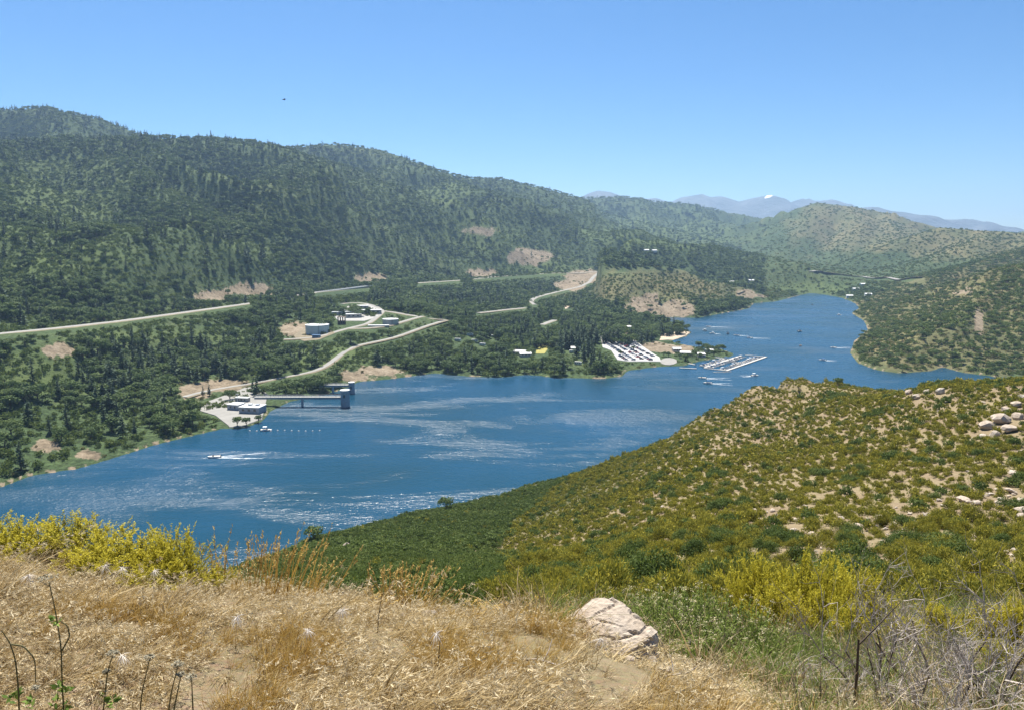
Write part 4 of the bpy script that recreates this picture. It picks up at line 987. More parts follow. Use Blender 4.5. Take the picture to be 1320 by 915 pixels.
# pump station on its paved yard
def pad(name, pts_px, m, lift=0.25, ymin=420, kind='structure', thick=1.2):
    """a paved area laid over the land"""
    P = np.array([hit(px, py, ymin) for px, py in pts_px]); z = float(np.median(P[:, 2])) + lift
    bm = bmesh.new(); ctr = P.mean(0)
    Q = densify([tuple(p[:2]) for p in P] + [tuple(P[0, :2])], 4.0)[:-1]
    def pt(x, y, dz): return bm.verts.new((x, y, max(ground(x, y), 0.15) + lift + dz))
    rings = [[pt(ctr[0] + (q[0] - ctr[0]) * f, ctr[1] + (q[1] - ctr[1]) * f, 0) for q in Q] for f in (1.0, 0.8, 0.6, 0.4, 0.2)]
    c = pt(ctr[0], ctr[1], 0); out = [bm.verts.new((ctr[0] + (q[0] - ctr[0]) * 1.02, ctr[1] + (q[1] - ctr[1]) * 1.02, max(ground(q[0], q[1]), 0.15) - thick)) for q in Q]
    n = len(Q)
    for a, b in zip([out] + rings[:-1], rings):
        for i in range(n): bm.faces.new((a[i], a[(i + 1) % n], b[(i + 1) % n], b[i]))
    for i in range(n): bm.faces.new((rings[-1][i], rings[-1][(i + 1) % n], c))
    bmesh.ops.recalc_face_normals(bm, faces=bm.faces)
    me = bpy.data.meshes.new(name); bm.to_mesh(me); bm.free(); me.materials.append(m)
    o = link(name, me); tag(o, kind=kind); return o
pad('station_yard', YARD_PX, ASPHALT, 0.5)
pad('car_park', LOT_PX, simple('car_park_asphalt', (0.40, 0.39, 0.37), 0.9, 0.12, 0.15), 0.5)
pad('beach', BEACH_PX, SAND, 0.35)
pad('launch_ramp', [(862 + 11 * math.cos(a), 466.3 + 4.6 * math.sin(a)) for a in np.linspace(0, 2 * math.pi, 14)[:-1]], ASPHALT, 0.45)
pad('plant_yard', [(428, 404), (452, 394), (474, 393), (493, 399), (490, 408), (470, 414), (436, 414)], CONCRETE, 0.3, 600)
pad('tank_yard', [(376, 434), (392, 424), (425, 424), (432, 430), (412, 438), (392, 440)], FILL, 0.25, 600)
pad('pale_clearing', [(727, 395), (731, 392), (737, 392), (734, 397), (729, 399)], SAND, 0.5, 900)
pad('dry_meadow', [(692, 438), (704, 437), (706, 450), (702, 456), (691, 456)], simple('yellow_meadow', (0.30, 0.27, 0.07), 0.95, 0.2, 0.2), 0.3, 600)

def roof_of(o): return next(c for c in o.children if c.name.startswith('roof'))
def house(name, px, py, w, d, h, rz, wall, roof, label, cat='building', flat=True, ymin=400, group=None, windows=3, door=True, sink=1.0):
    p = hit(px, py, ymin); zz = max(p[2], 0.5)
    o = empty(name, (p[0], p[1], zz), rz, label=label, cat=cat, group=group)
    MB().box(-w / 2, -d / 2, -sink, w / 2, d / 2, h).part('wall', wall, o)
    if flat: MB().box(-w / 2 - 0.35, -d / 2 - 0.35, h, w / 2 + 0.35, d / 2 + 0.35, h + 0.45).part('roof', roof, o)
    else: MB().gable(-w / 2, -d / 2, w / 2, d / 2, h, d * 0.22).part('roof', roof, o)
    for k in range(windows):
        x = -w / 2 + w * (k + 0.75) / (windows + 0.5); MB().box(x - w * 0.04 - 0.3, -d / 2 - 0.05, h * 0.45, x + w * 0.04 + 0.3, -d / 2 + 0.1, h * 0.8).part('window', GLASS, o)
    if door: MB().box(w * 0.42 - 0.9, -d / 2 - 0.06, 0, w * 0.42, -d / 2 + 0.1, min(2.3, h * 0.8)).part('door', BLUEGREY, o)
    return o
ps = house('pump_station', 326, 531.5, 15, 11, 4.6, R(-9), BLUEGREY, WHITE, 'flat white roofed pump station on the lake edge by the bridge', windows=3)
MB().box(-3, -1.0, 5.05, -0.5, 1.5, 6.3).part('roof_vent', WHITE, roof_of(ps)); MB().box(2, 0, 5.05, 4.5, 2.5, 5.9).part('roof_vent', BLUEGREY, roof_of(ps))
house('valve_house', 304.5, 527.5, 9, 8, 4.0, R(-16), BLUEGREY, WHITE, 'smaller grey annex with white roof left of the pump station', windows=2)
cs = house('control_shed', 313, 517.5, 10, 4, 3.0, R(-9), CONCRETE, WHITE, 'long low white shed behind the pump station', windows=3)
def mast(px, py, h, label, ymin=400):
    p = hit(px, py, ymin); o = empty('light_mast', (p[0], p[1], p[2]), 0, label=label, cat='mast')
    mb = MB(); mb.bar((0, 0, -0.5), (0, 0, h), 0.16); mb.part('pole', WHITE, o); MB().box(-1.2, -0.3, h - 0.3, 1.2, 0.3, h).part('lamp_head', WHITE, o)
mast(306.5, 521, 8, 'thin white light mast rising beside the pump station')

def tank(px, py, dia, h, wall, label, extra=None, ymin=500):
    p = hit(px, py, ymin); o = empty('water_tank', (p[0], p[1] + dia * 0.3, p[2] - 0.4), 0, label=label, cat='tank', group='water tanks'); r = dia / 2
    MB().drum(r, -2, h, 48).part('wall', wall, o)
    MB().drum(r * 1.015, h, h + 0.35, 48).part('rim', WHITE, o); rf_ = MB().drum(r, h + 0.35, h + 0.35 + dia * 0.045, 48, r * 0.04).part('roof', WHITE, o)
    mb = MB(); a = R(-70); x, y = (r + 0.3) * math.cos(a), (r + 0.3) * math.sin(a)
    for s_ in (-0.3, 0.3): mb.bar((x + s_, y, 0), (x + s_, y, h + 1.2), 0.05)
    for k in range(int(h / 0.6)): mb.bar((x - 0.3, y, 0.6 * k), (x + 0.3, y, 0.6 * k), 0.03)
    mb.part('ladder', DARKSTEEL, o); MB().drum(0.8, h + 0.5, h + 1.3, 12, x=r * 0.5, y=-r * 0.3).part('hatch', WHITE, rf_)
    return o
tank(407, 430.8, 25, 9.6, TANKBLUE, 'large round pale blue-green water tank with white roof')
tank(502.5, 418.6, 18.5, 6.2, TANKTAN, 'smaller tan water tank with pale roof beside the plant road')
bs = house('valve_shed', 408, 435.5, 8, 4, 2.6, R(-4), BLUEPAINT, BLUEPAINT, 'small blue shed at the foot of the large water tank', windows=0)
house('filter_hall', 476, 404.5, 30, 10, 4.5, R(8), CONCRETE, WHITE, 'long white roofed hall at the top of the treatment plant', ymin=600, windows=5)
house('chemical_store', 466, 398.5, 18, 7, 4.0, R(5), CONCRETE, WHITE, 'narrow white roof behind the treatment plant hall', ymin=600, windows=3)
house('workshop', 456, 409.5, 18, 8, 4.0, R(8), CONCRETE, WHITE, 'low white workshop at the centre of the treatment plant', ymin=600, windows=3)
house('office_block', 441, 406.5, 24, 7, 4.0, R(6), CONCRETE, WHITE, 'white roofed block at the left end of the treatment plant', ymin=600, windows=4)
house('clearwell', 488, 421, 23, 6, 1.2, R(3), CONCRETE, WHITE, 'flat white slab roof below the tan water tank', ymin=600, windows=0, door=False)
p = hit(440.5, 418, 600); st = empty('settling_frame', tuple(p), R(5), label='dark brown steel frame tower in front of the treatment plant', cat='frame')
for ix in (-4, -1.33, 1.33, 4):
    for iy in (-2, 2): MB().bar((ix, iy, -1), (ix, iy, 8), 0.35).part('post', RUST, st)
MB().box(-4.6, -2.6, 8.0, 4.6, 2.6, 8.6).part('platform', RUST, st); MB().box(-4.2, -2.3, 3.6, 4.2, 2.3, 4.0).part('platform', RUST, st); MB().box(-3.4, -1.7, 0.2, 3.4, 1.7, 3.4).part('housing', DARKSTEEL, st)

for px, py, h, nm, lab in [(331, 511, 17, 'p', 'tall dark pine standing at the shore end of the long bridge'), (327, 508, 14, 'p', 'second pine beside the tall one at the bridge end'), (372, 499, 7, 'o', 'dark round tree between the two access bridges'), (306, 549, 6.5, 'o', 'leafy tree at the left of the clump below the pump station'), (318, 549, 6, 'o', 'leafy tree in the middle of the clump below the pump station'), (333, 545, 5, 'o', 'leafy tree at the right of the clump below the pump station'),
        (262, 511, 9, 'p', 'small pine left of the station road'), (270, 510, 10, 'p', 'small pine beside the station road'), (806, 441, 5, 'o', 'small tree in the upper car park rows'), (816, 452, 5, 'o', 'small tree in the middle of the car park'), (790, 437, 5, 'o', 'small tree at the upper left of the car park'), (800, 458, 5, 'o', 'small tree at the lower left of the car park'), (272, 180, 16, 'p', 'lone pine on the skyline ridge, right of three'), (256, 181, 13, 'p', 'lone round pine on the skyline ridge, middle of three'), (241, 181, 10, 'p', 'small pine on the skyline ridge, left of three')]:
    p = hit(px, py, 420); z_ = max(p[2], 0.2); h = h * (1 if p[1] < 1200 else 1.3)
    if nm == 'p': make_tree('pine_tree', pine_crown_me[0], pine_trunk_me[0], (p[0], p[1], z_), px * 1.0, (h * 1.1, h * 1.1, h), lab, 'tree', 'single pines')
    else: make_tree('oak_tree', oak_crown_me[0], oak_trunk_me[0], (p[0], p[1], z_), px * 1.0, (h * 1.2, h * 1.2, h), lab, 'tree', 'single leafy trees')
# highway bridge over the side canyon
A, B = np.array(at(404, 377.5, 1138)), np.array(at(478, 371, 1328))
hb_ = empty('highway_bridge', tuple((A + B) / 2), math.atan2(B[1] - A[1], B[0] - A[0]), label='pale highway bridge crossing the wooded side canyon', cat='bridge'); L = float(np.hypot(*(B - A)[:2])) / 2
MB().box(-L, -6, 0.6, L, 6, 1.4).part('deck', CONCRETE, hb_)
for s_ in (-5.9, 5.7): MB().box(-L, s_, 1.4, L, s_ + 0.2, 2.4).part('parapet', WHITE, hb_)
for s_ in (-4.5, 3.5): MB().box(-L, s_, -1.2, L, s_ + 1, 0.6).part('girder', BLUEGREY, hb_)
for k in (-0.6, -0.2, 0.2, 0.6): MB().box(k * L - 0.8, -4, -26, k * L + 0.8, 4, -1.2).part('pier', BLUEGREY, hb_)

# ------------------------------------------------------------------ cars
car_paint = [simple('car_white', (0.75, 0.75, 0.74), 0.3, 0.03), simple('car_silver', (0.42, 0.43, 0.45), 0.3, 0.05), simple('car_black', (0.02, 0.02, 0.022), 0.25, 0.1), simple('car_red', (0.32, 0.03, 0.025), 0.3, 0.05), simple('car_blue', (0.04, 0.08, 0.20), 0.3, 0.05), simple('car_grey', (0.12, 0.12, 0.125), 0.3, 0.05)]
car_words = ['white', 'silver', 'black', 'red', 'dark blue', 'charcoal grey']
TYRE = simple('tyre', (0.02, 0.02, 0.02), 0.9, 0.1)
def car_meshes(truck):
    bm = MB(); bm.prism([(-2.25, -0.88), (2.2, -0.88), (2.3, -0.5), (2.3, 0.5), (2.2, 0.88), (-2.25, 0.88)], 0.35, 0.95)
    cab = MB()
    x0, x1, t0, t1, h = ((-2.1, 1.1, -1.8, 0.4, 1.75) if not truck else (-0.6, 1.2, -0.4, 0.55, 1.8))
    cab.prism([(x0, -0.8), (x1, -0.8), (x1, 0.8), (x0, 0.8)], 0.95, h, [(t0, -0.66), (t1, -0.66), (t1, 0.66), (t0, 0.66)])
    rf = MB(); rf.box(t0 + 0.05, -0.62, h, t1 - 0.05, 0.62, h + 0.06)
    wh = MB()
    for i in range(1): pass
    return bm, cab, rf
body_me, cab_me, roof_me = {}, {}, {}
for tr in (0, 1):
    for k, m in enumerate(car_paint):
        b, c, r = car_meshes(tr); body_me[tr, k] = b.mesh('body', m, 0.06); roof_me[tr, k] = r.mesh('roof', m)
        if k == 0: cab_me[tr] = c.mesh('cabin_glass', GLASS)
        else: c.b.free()
wb = bmesh.new(); bmesh.ops.create_cone(wb, cap_ends=True, segments=14, radius1=0.34, radius2=0.34, depth=0.24, matrix=Matrix.Rotation(math.pi / 2, 4, 'X')); wheel_me = bpy.data.meshes.new('wheel'); wb.to_mesh(wheel_me); wb.free(); wheel_me.materials.append(TYRE)
cg = np.random.default_rng(51)
lot_w = np.array([hit(px, py, 420) for px, py in LOT_PX])[:, :2]
c0 = lot_w.mean(0); ax = hit(846, 462, 420)[:2] - hit(785, 430, 420)[:2]; ax /= np.linalg.norm(ax); ay = np.array([-ax[1], ax[0]]); lot_ang = math.atan2(ax[1], ax[0])
ncar = 0
rows = np.arange(-70, 71, 9.0)
for ri, rv in enumerate(rows):
    for cu in np.arange(-140, 141, 3.3):
        q = c0 + ax * cu + ay * (rv + (2.6 if ri % 2 else -2.6) * 0.3)
        qs = np.array([q + ax * 4, q - ax * 4, q + ay * 4, q - ay * 4, q])
        if not inside(qs[:, 0], qs[:, 1], [tuple(p) for p in lot_w]).all() or cg.random() > 0.60: continue
        k = int(cg.choice(6, p=[0.34, 0.22, 0.16, 0.07, 0.09, 0.12])); tr = int(cg.random() < 0.3); z = max(ground(q[0], q[1]), 0.15) + 0.5
        cpx, cpy = project(q[0], q[1], z); side = 'lake' if cpx > 830 else ('grove' if cpx < 795 else 'middle')
        o = empty('parked_truck' if tr else 'parked_car', (q[0], q[1], z), lot_ang + math.pi / 2 * (1 if ri % 2 else -1) + cg.normal() * 0.04,
                  label=f'{car_words[k]} {"pickup truck" if tr else "car"} parked {dict(lake="at the lake end of the car park", grove="by the dark grove in the car park", middle="in the middle rows of the car park")[side]}', cat='truck' if tr else 'car', group=f'{car_words[k]} vehicles in the {side} rows of the car park')
        bd = link('body', body_me[tr, k], None, o); link('cabin_glass', cab_me[tr], None, o); link('roof', roof_me[tr, k], None, o)
        for wx_ in (-1.4, 1.45):
            for wy_ in (-0.82, 0.82):
                w_ = link('wheel', wheel_me, None, o); w_.location = (wx_, wy_, 0.34)
        ncar += 1
# ------------------------------------------------------------------ boats, docks
HULL_W = simple('hull_white', (0.80, 0.80, 0.78), 0.35, 0.04); HULL_D = simple('hull_navy', (0.03, 0.05, 0.10), 0.35, 0.1); CANVAS = [simple('canvas_blue', (0.05, 0.12, 0.27), 0.8, 0.1), simple('canvas_white', (0.72, 0.72, 0.70), 0.8, 0.06), simple('canvas_black', (0.03, 0.03, 0.035), 0.8, 0.1)]
FOAM = simple('foam', (0.62, 0.68, 0.72), 0.7, 0.08, 1.5)
def hull_mesh(m):
    out = [(-3.0, -1.05), (1.2, -1.1), (2.4, -0.7), (3.2, 0), (2.4, 0.7), (1.2, 1.1), (-3.0, 1.05)]; low = [(x * 0.88, y * 0.62) for x, y in out]
    mb = MB(); mb.prism(low, -0.35, 0.75, out); return mb.mesh('hull', m)
hull_me = [hull_mesh(HULL_W), hull_mesh(HULL_D)]
deck_me = MB().prism([(-2.7, -0.85), (1.1, -0.9), (2.2, -0.5), (2.2, 0.5), (1.1, 0.9), (-2.7, 0.85)], 0.76, 0.80).mesh('deck', simple('deck_beige', (0.55, 0.50, 0.42), 0.7))
wind_me = MB().prism([(0.3, -0.8), (0.9, -0.55), (0.9, 0.55), (0.3, 0.8)], 0.8, 1.5, [(0.0, -0.7), (0.35, -0.5), (0.35, 0.5), (0.0, 0.7)]).mesh('windscreen', GLASS)
cc = []
for m in CANVAS:
    mb = MB(); mb.box(-1.9, -0.95, 2.15, 0.4, 0.95, 2.3, taper=0.05); [mb.bar((x, y, 0.8), (x, y, 2.15), 0.04) for x in (-1.8, 0.3) for y in (-0.9, 0.9)]; cc.append(mb.mesh('canopy', m))
motor_me = MB().box(-3.45, -0.25, 0.1, -3.0, 0.25, 1.25, taper=0.06).mesh('outboard_motor', DARKSTEEL)
def boat(loc, rz, label, group, k=0, sc=1.0, canopy=0, name='motor_boat', wake=0.0):
    o = empty(name, (loc[0], loc[1], 0.05), rz, label=label, cat='boat', group=group); o.scale = (sc,) * 3
    link('hull', hull_me[k], None, o); link('deck', deck_me, None, o); link('windscreen', wind_me, None, o); link('outboard_motor', motor_me, None, o)
    if canopy >= 0: link('canopy', cc[canopy], None, o)
    if wake:
        V, F = [], []; n = 18; wg = np.random.default_rng(int(abs(loc[0]) * 10))
        for s_ in (-1, 1):
            b0 = len(V)
            for i in range(n + 1):
                t = i / n; x = 1.5 - t * wake; y = s_ * (0.8 + t * wake * 0.16); w = (0.5 + 1.5 * t) * (1 - t) ** 0.6 * wg.uniform(0.3, 1.2) + 0.03
                V += [(x, y - w * 0.5, 0.06), (x, y + w * 0.5, 0.06)]
            F += [(b0 + 2 * i, b0 + 2 * i + 1, b0 + 2 * i + 3, b0 + 2 * i + 2) for i in range(n)]
        b0 = len(V)
        for i in range(n + 1):
            t = i / n; V += [(-2.6 - t * wake * 0.45, -(0.7 + 0.4 * t) * wg.uniform(0.4, 1.1) * (1 - t), 0.05), (-2.6 - t * wake * 0.45, (0.7 + 0.4 * t) * wg.uniform(0.4, 1.1) * (1 - t), 0.05)]
        F += [(b0 + 2 * i, b0 + 2 * i + 1, b0 + 2 * i + 3, b0 + 2 * i + 2) for i in range(n)]
        link('wake', np_mesh('wake', V, F), FOAM, o)
    return o
# marina: a long main dock with finger docks and moored boats
Pm, Qm = np.array(on_water(936, 478.2)), np.array(on_water(987.5, 460.3))
mv = (Qm - Pm)[:2]; ML = float(np.hypot(*mv)); mang = math.atan2(mv[1], mv[0])
def dock_piece(name, parent, x0, y0, x1, y1, m=WOODGREY): return MB().box(x0, y0, 0.12, x1, y1, 0.55).part(name, m, parent)
dk = empty('marina_dock', (Pm[0], Pm[1], 0), mang, label='long pale floating marina dock with finger berths', cat='dock')
dock_piece('walkway', dk, 0, -1.3, ML, 1.3)
MB().box(0, -1.42, -0.4, ML, -1.3, 0.5).part('fender', DARKSTEEL, dk)
def mworld(u, v): return np.array([Pm[0] + math.cos(mang) * u - math.sin(mang) * v, Pm[1] + math.sin(mang) * u + math.cos(mang) * v])
bgn = np.random.default_rng(61)
for row, (va, vb) in enumerate(((1.3, 9.0), (15.0, 22.5), (24.9, 32.0))):
    if row:
        dock_piece('walkway', dk, ML * (0.05 if row == 1 else 0.0), (22.5 if row == 1 else 22.5), ML * (0.93 if row == 1 else 0.02), 24.9) if row == 1 else None
    u0, u1 = (0.02, 0.97) if row == 0 else ((0.06, 0.9) if row == 1 else (0.1, 0.62))
    for i, u in enumerate(np.arange(u0 * ML, u1 * ML, 6.6)):
        dock_piece('finger', dk, u - 0.35, va, u + 0.35, vb)
        if bgn.random() < 0.80:
            w = mworld(u + 3.2, (va + vb) / 2); cn = int(bgn.choice([-1, 0, 1, 2], p=[0.3, 0.25, 0.25, 0.2]))
            lab = {-1: 'open white motor boat', 0: 'motor boat with blue canopy', 1: 'motor boat with white canopy', 2: 'motor boat with black canopy'}[cn] + ' moored ' + ('along the outer marina dock', 'on the lake side of the inner marina dock', 'on the shore side of the inner marina dock')[row]
            boat(w, mang + math.pi / 2 * (1 if bgn.random() < 0.5 else -1), lab, 'moored boats, ' + lab, int(bgn.random() < 0.15), bgn.uniform(0.9, 1.25), cn)
for u in (0.0, ML * 0.5, ML - 1.5): dock_piece('cross_walk', dk, u, 1.3, u + 1.5, 22.5)
for u in np.linspace(2, ML - 2, 9): MB().drum(0.22, -3, 2.6, 8, x=u, y=1.6).part('pile', RUST, dk)
G0, G1 = np.array(on_water(921, 461.4)), np.array(on_water(935, 464.6)); gv = (G1 - G0)[:2]
gw = empty('gangway', (G0[0], G0[1], 0), math.atan2(gv[1], gv[0]), label='narrow gangway joining the marina dock to the point', cat='gangway'); GL = float(np.hypot(*gv))
MB().box(0, -0.8, 0.7, GL, 0.8, 0.95).part('deck', WOODGREY, gw); railing(gw, (0, -0.75, 0.95), (GL, -0.75, 0.95), WHITE, n=10); railing(gw, (0, 0.75, 0.95), (GL, 0.75, 0.95), WHITE, n=10)
for k, (a, b, lab) in enumerate((((880, 467.5), (896, 470.5), 'short launch dock nearest the marina point'), ((876, 474.5), (898, 475.5), 'longer outer launch dock below the ramp'))):
    a, b = np.array(on_water(*a)), np.array(on_water(*b)); dv = (b - a)[:2]; o = empty('launch_dock', (a[0], a[1], 0), math.atan2(dv[1], dv[0]), label=lab, cat='dock', group='launch docks'); LL = float(np.hypot(*dv))
    dock_piece('walkway', o, 0, -1, LL, 1); [MB().drum(0.2, -3, 2.2, 8, x=LL * f, y=1.15).part('pile', RUST, o) for f in (0.2, 0.6, 0.95)]
a, b = np.array(on_water(919, 480.0)), np.array(on_water(943, 479.2)); lb = empty('log_boom', (a[0], a[1], 0), math.atan2((b - a)[1], (b - a)[0]), label='pale floating boom lying off the end of the marina dock', cat='boom')
BL = float(np.hypot(*(b - a)[:2])); nb_ = 8
for i in range(nb_): MB().box(BL * i / nb_ + 0.2, -0.5 + 0.3 * math.sin(i * 1.3), -0.1, BL * (i + 1) / nb_ - 0.2, 0.5 + 0.3 * math.sin(i * 1.3), 0.4).part('float', WOODGREY, lb)
for px, py, rz, k, cn, wk, lab in [(276, 589.5, R(188), 0, -1, 26, 'white speedboat with long wake crossing the open lake at left'), (343.3, 554.8, R(5), 0, 1, 0, 'small white work barge floating by the line of buoys'),
        (1047, 393.5, R(70), 1, 2, 0, 'dark boat alone in the far bay below the trees'), (1081, 406.5, R(200), 0, 1, 8, 'white boat near the far right shore'), (1031, 427.5, R(20), 1, 2, 0, 'small dark boat in the middle of the far bay'),
        (1032, 446, R(60), 1, -1, 0, 'dark boat left of the wooded headland'), (1074, 448.5, R(180), 0, -1, 22, 'white boat with bright wake passing the wooded headland'), (1060, 464.5, R(160), 0, 0, 14, 'boat with wake below the wooded headland'),
        (913, 421.5, R(175), 0, -1, 30, 'speedboat with long wake off the beach tip'), (918, 430.3, R(170), 0, 1, 12, 'white boat just off the swimming beach'), (938, 430.5, R(90), 1, 2, 0, 'small dark boat right of the swimming beach'),
        (949, 432.5, R(160), 0, 0, 16, 'boat with wake in the channel right of the beach'), (966, 435.8, R(165), 0, -1, 24, 'white speedboat turning with wake beyond the marina'), (908, 426.5, R(120), 0, 1, 0, 'white pontoon boat at the tip of the beach'),
        (905, 487.5, R(170), 0, -1, 24, 'boat with wake in front of the launch docks'), (912, 494, R(165), 0, 0, 20, 'boat with wake nearest the open water below the marina'), (973, 484.5, R(10), 0, 1, 14, 'white boat passing the near hill below the marina')]:
    boat(on_water(px, py), rz, lab, 'boats out on the lake', k, 1.15, cn, wake=wk)
buoy_me = MB().drum(0.45, -0.3, 0.25, 12, 0.5).drum(0.5, 0.25, 0.75, 12, 0.12).mesh('float', HULL_W); ring_me = MB().drum(0.52, 0.08, 0.2, 12).mesh('band', simple('orange_band', (0.6, 0.15, 0.03), 0.6))
for i, px in enumerate(np.linspace(322, 412, 11)):
    if abs(px - 343) < 3: continue
    q = on_water(px, 555.2 + 0.4 * math.sin(i)); o = empty('buoy', (q[0], q[1], 0), 0, label='small white buoy in the line of floats off the pump station', cat='buoy', group='line of buoys'); link('float', buoy_me, None, o); link('band', ring_me, None, o)

# ------------------------------------------------------------------ campground and houses
hg = np.random.default_rng(71); TAN = simple('tan_wall', (0.52, 0.45, 0.36), 0.85); ROOFG = simple('grey_roof', (0.62, 0.61, 0.58), 0.7)
camps = [(597, 426, 'left of the campground, highest of the white campers'), (606, 433, 'left of the campground, below the highest one'), (637, 435, 'in the middle of the campground under dark oaks'), (640, 429.5, 'behind the middle of the campground'), (590, 440, 'at the left end of the campground'), (622, 446, 'at the front of the campground'), (738, 455, 'right of the dry meadow under the pines'), (745, 470, 'by the water under the tall pines'), (612, 441, 'in the open part of the campground')]
wheel_c = wheel_me
for px, py, lab in camps:
    p = hit(px, py, 500); o = empty('camper', (p[0], p[1], p[2]), hg.uniform(-0.6, 0.6), label=f'white camper {lab}', cat='camper', group='campers in the campground')
    MB().box(-3.6, -1.25, 0.5, 3.6, 1.25, 3.0).part('body', WHITE, o, 0.12); MB().box(-3.5, -1.3, 1.0, 3.5, 1.3, 1.2).part('stripe', BLUEGREY, o); MB().box(-3.0, -1.33, 3.0, 3.0, 0.5, 3.25).part('roof_unit', ROOFG, o)
    for k in (-2, 0, 2): MB().box(k - 0.5, -1.29, 1.6, k + 0.5, -1.2, 2.4).part('window', GLASS, o)
    for k in (-1.6, 1.6):
        for s_ in (-1.1, 1.1): w_ = link('wheel', wheel_c, None, o); w_.location = (k, s_, 0.34)
for px, py, w, lab in [(669, 456.5, 16, 'pale roofed campground building left of the dry meadow'), (677, 459.5, 12, 'smaller pale roofed building in front of the campground building'), (742, 452, 10, 'pale roofed restroom under the pines beside the meadow'), (723, 466, 9, 'small pale roof at the shore under dark trees'), (812, 424, 14, 'pale roofed shelter behind the car park'),
        (836, 436, 12, 'tan beach pavilion between the car park and the beach'), (884, 458, 12, 'white roofed marina store on the point'), (872, 453, 9, 'small white kiosk behind the marina store'), (914, 455, 9, 'small tan shed near the tip of the marina point'), (904, 460, 8, 'white shed beside the marina gangway')]:
    house('park_building', px, py, w, 7, 3.2, hg.uniform(-0.3, 0.3), TAN, ROOFG, lab, flat=False, ymin=500, group='park buildings', windows=3)
for px, py, lab in [(1095, 384, 'white house by the sandy bank at the head of the bay'), (1103, 375, 'white house above the sandy bank at the head of the bay'), (1119, 382, 'white house right of the head of the bay'), (1112, 369, 'small white house among trees below the far road'), (833, 325, 'far white house on the green slope, left of a pair'), (843, 325.5, 'far white house on the green slope, right of a pair'), (943, 366, 'white house on the wooded flat beyond the bluff'), (968, 364, 'white house among dark trees at the far shore')]:
    house('white_house', px, py, 13, 9, 4.5, hg.uniform(-0.4, 0.4), WHITE, ROOFG, lab, cat='house', flat=False, ymin=1200, group='far white houses', windows=3)
# bird in the sky
bo = empty('bird', at(366, 129, 120), R(30), label='small dark bird gliding in the clear sky over the left ridge', cat='bird')
BIRD = simple('bird_feathers', (0.05, 0.045, 0.04), 0.8)
ba = Acc(); ba.tube([(-0.28, 0, 0), (-0.12, 0, 0.01), (0.05, 0, 0.02), (0.2, 0, 0.02), (0.27, 0, 0.01)], [0.01, 0.05, 0.07, 0.045, 0.01], 8); link('body', ba.mesh('body', [BIRD], True), None, bo)
for s_ in (-1, 1):
    V = [(-0.1, s_ * 0.04, 0.02), (0.12, s_ * 0.04, 0.02), (0.16, s_ * 0.3, 0.1), (-0.08, s_ * 0.3, 0.1), (0.02, s_ * 0.68, 0.06), (-0.1, s_ * 0.62, 0.06)]
    wm = bmesh.new(); vs = [wm.verts.new(v) for v in V]; wm.faces.new([vs[i] for i in (0, 1, 2, 3)]); wm.faces.new([vs[i] for i in (3, 2, 4, 5)])
    ex = bmesh.ops.extrude_face_region(wm, geom=wm.faces[:]); [setattr(v, 'co', v.co + Vector((0, 0, 0.012))) for v in ex['geom'] if isinstance(v, bmesh.types.BMVert)]
    bmesh.ops.recalc_face_normals(wm, faces=wm.faces); me = bpy.data.meshes.new('wing'); wm.to_mesh(me); wm.free(); me.materials.append(BIRD); link('wing', me, None, bo)
ta = Acc(); ta.kites(np.array([(-0.34, 0, 0)]), np.array([(0, 0, 1.0)]), 0.09, 0.06, along=np.array([(1.0, 0, 0)])); link('tail', ta.mesh('tail', [BIRD]), None, bo)
print('CARS', ncar)
# ------------------------------------------------------------------ rocks
def rock_material():
    m, nt, nd, lk, b = mat('granite')
    tc = nd.new('ShaderNodeTexCoord'); oi = nd.new('ShaderNodeObjectInfo')
    n1 = ntex(nd, lk, 3.0, 8, 0.65, tc.outputs['Object'], 0.4); n2 = ntex(nd, lk, 28, 6, 0.7, tc.outputs['Object'])
    r = ramp(nd, [(0.3, (0.20, 0.155, 0.115)), (0.44, (0.37, 0.315, 0.25)), (0.7, (0.52, 0.47, 0.40))]); lk.new(n1.outputs[0], r.inputs[0])
    sp_ = ramp(nd, [(0.3, (0.55,) * 3), (0.55, (1.08,) * 3)]); lk.new(n2.outputs[0], sp_.inputs[0])
    c = mixc(nd, lk, 0.7, r.outputs[0], sp_.outputs[0], 'MULTIPLY')
    c = mixc(nd, lk, math_(nd, lk, 'MULTIPLY', oi.outputs['Random'], 0.35), c, (0.42, 0.30, 0.20))
    lk.new(c, b.inputs['Base Color']); b.inputs['Roughness'].default_value = 0.9; b.inputs['Specular IOR Level'].default_value = 0.2
    bp = nd.new('ShaderNodeBump'); bp.inputs['Strength'].default_value = 0.6; bp.inputs['Distance'].default_value = 0.04
    lk.new(mixc(nd, lk, 0.5, n1.outputs[0], n2.outputs[0]), bp.inputs['Height']); lk.new(bp.outputs[0], b.inputs['Normal'])
    return m
GRANITE = rock_material()
